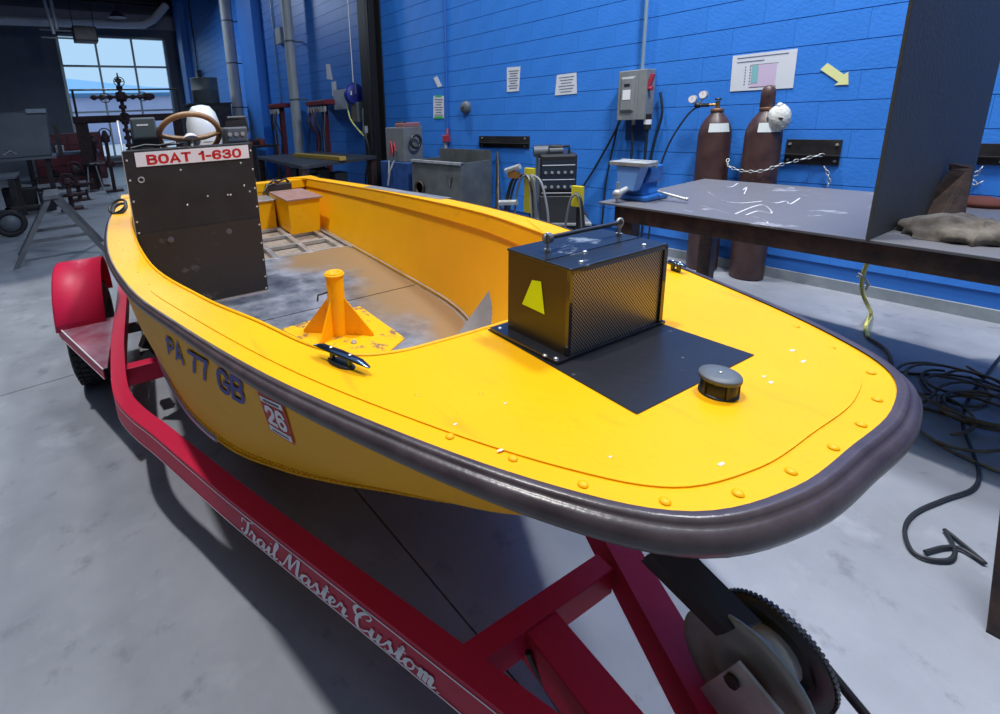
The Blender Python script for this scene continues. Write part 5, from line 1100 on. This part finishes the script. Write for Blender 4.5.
# tall rusty valve tree against the window
RU=mat('dark_rust',(.030,.018,.024),.7,c2=(.07,.03,.03),nscale=14)
vy=12.4;c_=ony((121,97),vy);vt=thing('valve_tree','tall rusty cross-shaped valve tree silhouetted against the end window','valve tree',(c_[0],vy,0))
X0=float(ony((90,97),vy)[0])-c_[0];X1=float(ony((155,96),vy)[0])-c_[0];zc_=float(c_[2]);zt_=float(ony((118,73),vy)[2])
prf=[(.03,.0)];z=1.0
pr2=[(.16,.0),(.16,.06),(.07,.08),(.07,.9),(.13,.92),(.13,1.0),(.07,1.02)]
while z<zc_-.12:
    pr2+=[(.055,z+.04),(.11,z+.06),(.11,z+.12),(.055,z+.14)];z+=.17
pr2+=[(.14,zc_-.10),(.14,zc_+.10),(.05,zc_+.12)];z=zc_+.15
while z<zt_-.12:
    pr2+=[(.05,z),(.09,z+.03),(.09,z+.08),(.04,z+.10)];z+=.15
pr2+=[(.02,zt_-.05),(.02,zt_),(.0,zt_)]
obj('stack',MB().lathe([(a_*.72,b_) for a_,b_ in pr2],n=12),RU,vt)
arm=[(.03,X0)];x=X0
while x<X1-.1:
    arm+=[(.045,x+.02),(.085,x+.05),(.085,x+.10),(.045,x+.12)];x+=.15
arm+=[(.10,X1-.25),(.13,X1-.12),(.07,X1-.02),(0,X1)]
obj('cross_arm',MB().lathe([(a_*.72,b_) for a_,b_ in arm],(0,0,zc_),10,'x'),RU,vt)
for x,z in((0,zc_+.32),(-.32,zc_-.02),(.42,zc_),(0,zc_-.45)):obj('hand_wheel',MB().torus((x,-.12,z),.10,.010,axis='y',n=20,k=5).cyl((x,-.12,z),(x,0,z),.015,6).cyl((x-.10,-.12,z),(x+.10,-.12,z),.008,5),RU,vt)
# dark gantry frame in front of the window
gy=14.2;ga=thing('gantry_frame','dark steel gantry frame in front of the end window','frame',(1.5,gy,0))
zb_=float(ony((110,119),gy)[2]);xa=float(ony((84,140),gy)[0])-1.5;xb=1.35
obj('beam',MB().box(xa-.15,xb,-.12,.12,zb_-.09,zb_+.09),RU,ga,bevel=.01);obj('upright',MB().box(xa-.12,xa+.14,-.1,.1,0,zb_-.09),RU,ga);obj('upright',MB().box(xb-.2,xb,-.1,.1,0,zb_-.09),RU,ga)
xl=float(ony((70,95),gy)[0])-1.5;za=float(ony((72,90),gy)[2]);obj('rail',MB().cyl((xl,.0,za),(xb,.0,za),.025,6),DSTL,ga);obj('rail_post',MB().cyl((xl+.06,0,0),(xl+.06,0,za),.03,6),DSTL,ga);obj('rail_post',MB().cyl((xb,0,zb_),(xb,0,za),.03,6),DSTL,ga)
# small valve benches and stands silhouetted lower down
def stand(px,y,lab,seed,h=1.1,name='valve_stand'):
    rn=random.Random(seed);q=ony(px,y);t=thing(name,lab,'stand',(q[0],y,0),0,'small rusty valve stands near the end window')
    obj('base',MB().box(-.18,.18,-.18,.18,0,.04),RU,t);obj('stem',MB().lathe([(.04,.04),(.04,h*.4),(.10,h*.42),(.10,h*.5),(.04,h*.52),(.04,h*.8),(.09,h*.82),(.09,h*.9),(.03,h)],n=10),RU,t)
    obj('side_pipe',MB().cyl((-.28,0,h*.46),(.28,0,h*.46),.035,8),RU,t);obj('hand_wheel',MB().torus((.0,-.05,h*.95),.12,.014,axis='y',n=16,k=5),RU,t);obj('hand_wheel',MB().torus((.28,0,h*.46),.09,.014,axis='x',n=16,k=5),RU,t)
stand((97,160),14.65,'rusty valve stand under the gantry, nearest the red cabinet',1,1.35)
stand((109,158),13.2,'rusty valve stand under the gantry, beside the boat console',2,1.45)
stand((75,172),12.2,'low rusty valve stand on the floor left of the gantry',3,.75)
stand((66,176),10.9,'low rusty valve stand behind the sawhorse',4,.6)
# workbench with vises, red cabinet behind
wb=thing('far_workbench','dark workbench with small machines left of the gantry frame','workbench',tuple(np.r_[ony((66,155),15.3)[:2],0]))
obj('bench_top',MB().box(-.9,.75,-.4,.4,.88,.95),mat('bench_top_blue_grey',(.08,.10,.16),.4),wb);rn=random.Random(12)
for x in(-.8,.65):
    for y in(-.3,.3):obj('leg',MB().box(x-.04,x+.04,y-.04,y+.04,0,.88),DSTL,wb)
obj('shelf',MB().box(-.8,.65,-.3,.3,.3,.33),DSTL,wb)
for k in range(7):
    x=rn.uniform(-.75,.6);z=rn.choice([.33,.95]);h=rn.uniform(.15,.32);obj('machine_piece',MB().cbox((x,rn.uniform(-.2,.2),z+h/2),(rn.uniform(.1,.25),.2,h),rz=rn.uniform(-.4,.4)),rn.choice([MBLK,GRYP,RU,mat('pale_piece',(.35,.36,.4),.5)]),wb,bevel=.01)
rc=thing('red_tool_cabinet','long dark red cabinet by the left edge of the end window','cabinet',tuple(np.r_[ony((72,140),17.5)[:2],0]));obj('body',MB().box(-1.0,.75,-.3,.3,.0,1.42),mat('cabinet_red',(.05,.006,.01),.5),rc,bevel=.02)
for k in range(4):obj('drawer',MB().box(-.95,-.15,-.315,-.3,.2+k*.3,.45+k*.3),mat('drawer_red',(.08,.01,.016),.45),rc);obj('drawer',MB().box(-.08,.70,-.315,-.3,.2+k*.3,.45+k*.3),MATS['drawer_red'],rc)
st2=thing('shop_stool','dark round shop stool on the floor left of the gantry','stool',tuple(np.r_[ony((92,168),13.8)[:2],0]));obj('seat',MB().lathe([(.0,.62),(.18,.62),(.18,.68),(0,.69)],n=18),MBLK,st2)
for k in range(4):
    a=PI/4+k*PI/2;obj('leg',MB().cyl((.22*math.cos(a),.22*math.sin(a),0),(.12*math.cos(a),.12*math.sin(a),.62),.015,6),GALV,st2)
# big grey steel hopper on a stand at the left edge
hy_=11.6;L0=ony((-14,165),hy_);L1=ony((53,158),hy_);T1=ony((46,111),hy_)
hp_=thing('grey_steel_hopper','big grey steel box with a slanting side on a stand at the left edge','hopper',(-1.2,hy_,0));HG=mat('hopper_grey',(.075,.09,.115),.5,.2,c2=(.11,.125,.15),nscale=2,bump=.08)
x1=float(L1[0])+1.2;x2=float(T1[0])+1.2;zl=float(L1[2]);zh=float(T1[2])
obj('body',MB().hexa([(-1.2,0,zl+.05),(x1,0,zl+.05),(x1,.9,zl+.05),(-1.2,.9,zl+.05)],[(-1.2,.12,zh),(x2,.12,zh),(x2,.9,zh),(-1.2,.9,zh)]),HG,hp_,bevel=.02)
obj('rim_lip',MB().box(-1.2,x1+.06,-.12,.95,zl,zl+.05),mat('lip_steel',(.16,.18,.2),.4,.5),hp_);obj('top_strip',MB().box(x2-.32,x2+.0,.06,.12,zh-.03,zh+.05),mat('pale_strip',(.30,.36,.42),.5),hp_)
for x in(-1.0,x1-.1):
    for y in(.05,.8):obj('leg',MB().box(x-.04,x+.04,y-.04,y+.04,0,zl),DSTL,hp_)
obj('side_bracket',MB().box(x2+.06,x2+.14,.2,.3,zl,zh-.25),DSTL,hp_);obj('scribble',MB().tube([(x1-.75,-.002+.0,zl+.12),(x1-.62,-.002,zl+.20),(x1-.70,-.002,zl+.22),(x1-.55,-.002,zl+.13)],.008,4),WHT,hp_)
for k,(px,y,h) in enumerate((((8,178),11.3,.5),((26,180),11.5,.45),((44,182),11.2,.38))):
    q=ony(px,y);o=tag(obj('parts_bin',MB().hexa([(q[0]-.11,y-.11,.0),(q[0]+.11,y-.11,.0),(q[0]+.11,y+.11,.0),(q[0]-.11,y+.11,.0)],[(q[0]-.13,y-.13,h),(q[0]+.13,y-.13,h),(q[0]+.13,y+.13,h),(q[0]-.13,y+.13,h)]),MBLK,bevel=.02),['black bin under the hopper, nearest the left edge','black bin under the middle of the hopper','black bin under the right end of the hopper'][k],'bin','black bins under the grey hopper')
# saw horse
shg=mat('sawhorse_steel',(.10,.11,.125),.5,.3,c2=(.15,.16,.17),nscale=6)
sh_=thing('saw_horse','grey steel sawhorse standing on the floor left of the boat','sawhorse',(-.2,6.9,0))
tz_=.74;ty0,ty1=-.28,.32
obj('top_bar',MB().box(-.05,.10,ty0-.05,ty1+.05,tz_-.02,tz_+.03),shg,sh_,bevel=.005)
def leg2(nm,a,b,w_=.05):
    a,b=Vector(a),Vector(b);d=(b-a).normalized();x=d.cross(Vector((0,1,0))).normalized()*w_/2;y=Vector((0,w_/2,0));obj(nm,MB().hexa([a-x-y,a+x-y,a+x+y,a-x+y],[b-x-y,b+x-y,b+x+y,b-x+y]),shg,sh_)
for y,fy_ in((ty0,-.34),(ty1,.42)):
    leg2('leg',(-.42,fy_,.0),(.0,y,tz_-.02));leg2('leg',(.46,fy_,.0),(.06,y,tz_-.02));leg2('cross_brace',(-.27,fy_*.95,.27),(.30,fy_*.95,.27),.035)
leg2('side_brace',(.27,-.33,.27),(.27,.39,.27),.03);leg2('side_brace',(-.25,-.33,.27),(-.25,.39,.27),.03)
# corner table and hose roll at the left edge
q=onz((16,176),.80);ct=thing('corner_table','dark steel table corner at the left edge, in front of the hopper','table',(q[0]-.7,q[1]+.6,0))
obj('tabletop',MB().box(-.7,.7,-.6,.6,.76,.80),mat('corner_table_grey',(.12,.14,.17),.4,.3),ct)
for x in(-.62,.62):
    for y in(-.52,.52):obj('leg',MB().box(x-.045,x+.045,y-.045,y+.045,0,.76),DSTL,ct)
q=onz((13,243),0);hw=thing('hose_reel_wheel','round dark wheel with a pale hub on the floor left of the sawhorse','wheel',(q[0]-.02,q[1]+.5,0))
obj('tyre',MB().torus((0,0,.20),.16,.04,axis='y',n=28,k=8),TIRE,hw);obj('hub',MB().lathe([(0,-.03),(.12,-.03),(.125,0),(.12,.03),(0,.03)],(0,0,.20),20,'y'),GRYP,hw);obj('fork',MB().box(-.03,.03,.05,.12,.0,.42).box(-.03,.4,.05,.12,.38,.42),DSTL,hw)
# ceiling services
pipe('white_duct_pipe',[tuple(ony(p,20.3)) for p in((-60,19),(0,20.5),(60,22.5),(120,24.5),(143,24.5),(153,20),(161,11),(166,5))],.14,mat('white_pipe',(.80,.83,.86),.5),'long white pipe along the end wall bending up beside the blue wall','pipe',12)
for pp,lab in((((43,-3),(48,14),(54,34)),'thin pale hanging pipe left of the end window'),(((50,-3),(53,12),(57,29)),'second thin hanging pipe beside the window heater')):
    pipe('hanging_pipe',[tuple(ony(p,17.5)) for p in pp],.045,PGR,lab,'pipe')
he=thing('unit_heater','dark unit heater hanging before the top of the end window','heater',tuple(ony((85,35),18.5)));obj('casing',MB().box(-.32,.32,-.3,.3,-.22,.22),mat('heater_brown',(.05,.03,.03),.6),he,bevel=.02);obj('louvres',MB().box(-.28,.28,-.31,-.3,-.18,.18),DSTL,he)
for x in(-.28,.28):obj('hanger_rod',MB().cyl((x,0,.22),(x,0,6.3-float(he.location[2])),.012,5),DSTL,he)
obj('gas_pipe',MB().cyl((-.32,0,.1),(-1.15,0,.1),.03,6).cyl((-.32,0,-.12),(-1.15,0,-.12),.03,6),GALV,he)
bl=thing('ceiling_lamp','small dark lamp hanging under the ceiling above the window','lamp',tuple(ony((117,14),19.5)));obj('shade',MB().lathe([(.28,-.12),(.10,.08),(.05,.12),(0,.13)],n=16),mat('lamp_blue',(.05,.06,.12),.5),bl);obj('rod',MB().cyl((0,0,.12),(0,0,6.3-float(bl.location[2])),.012,5),DSTL,bl)
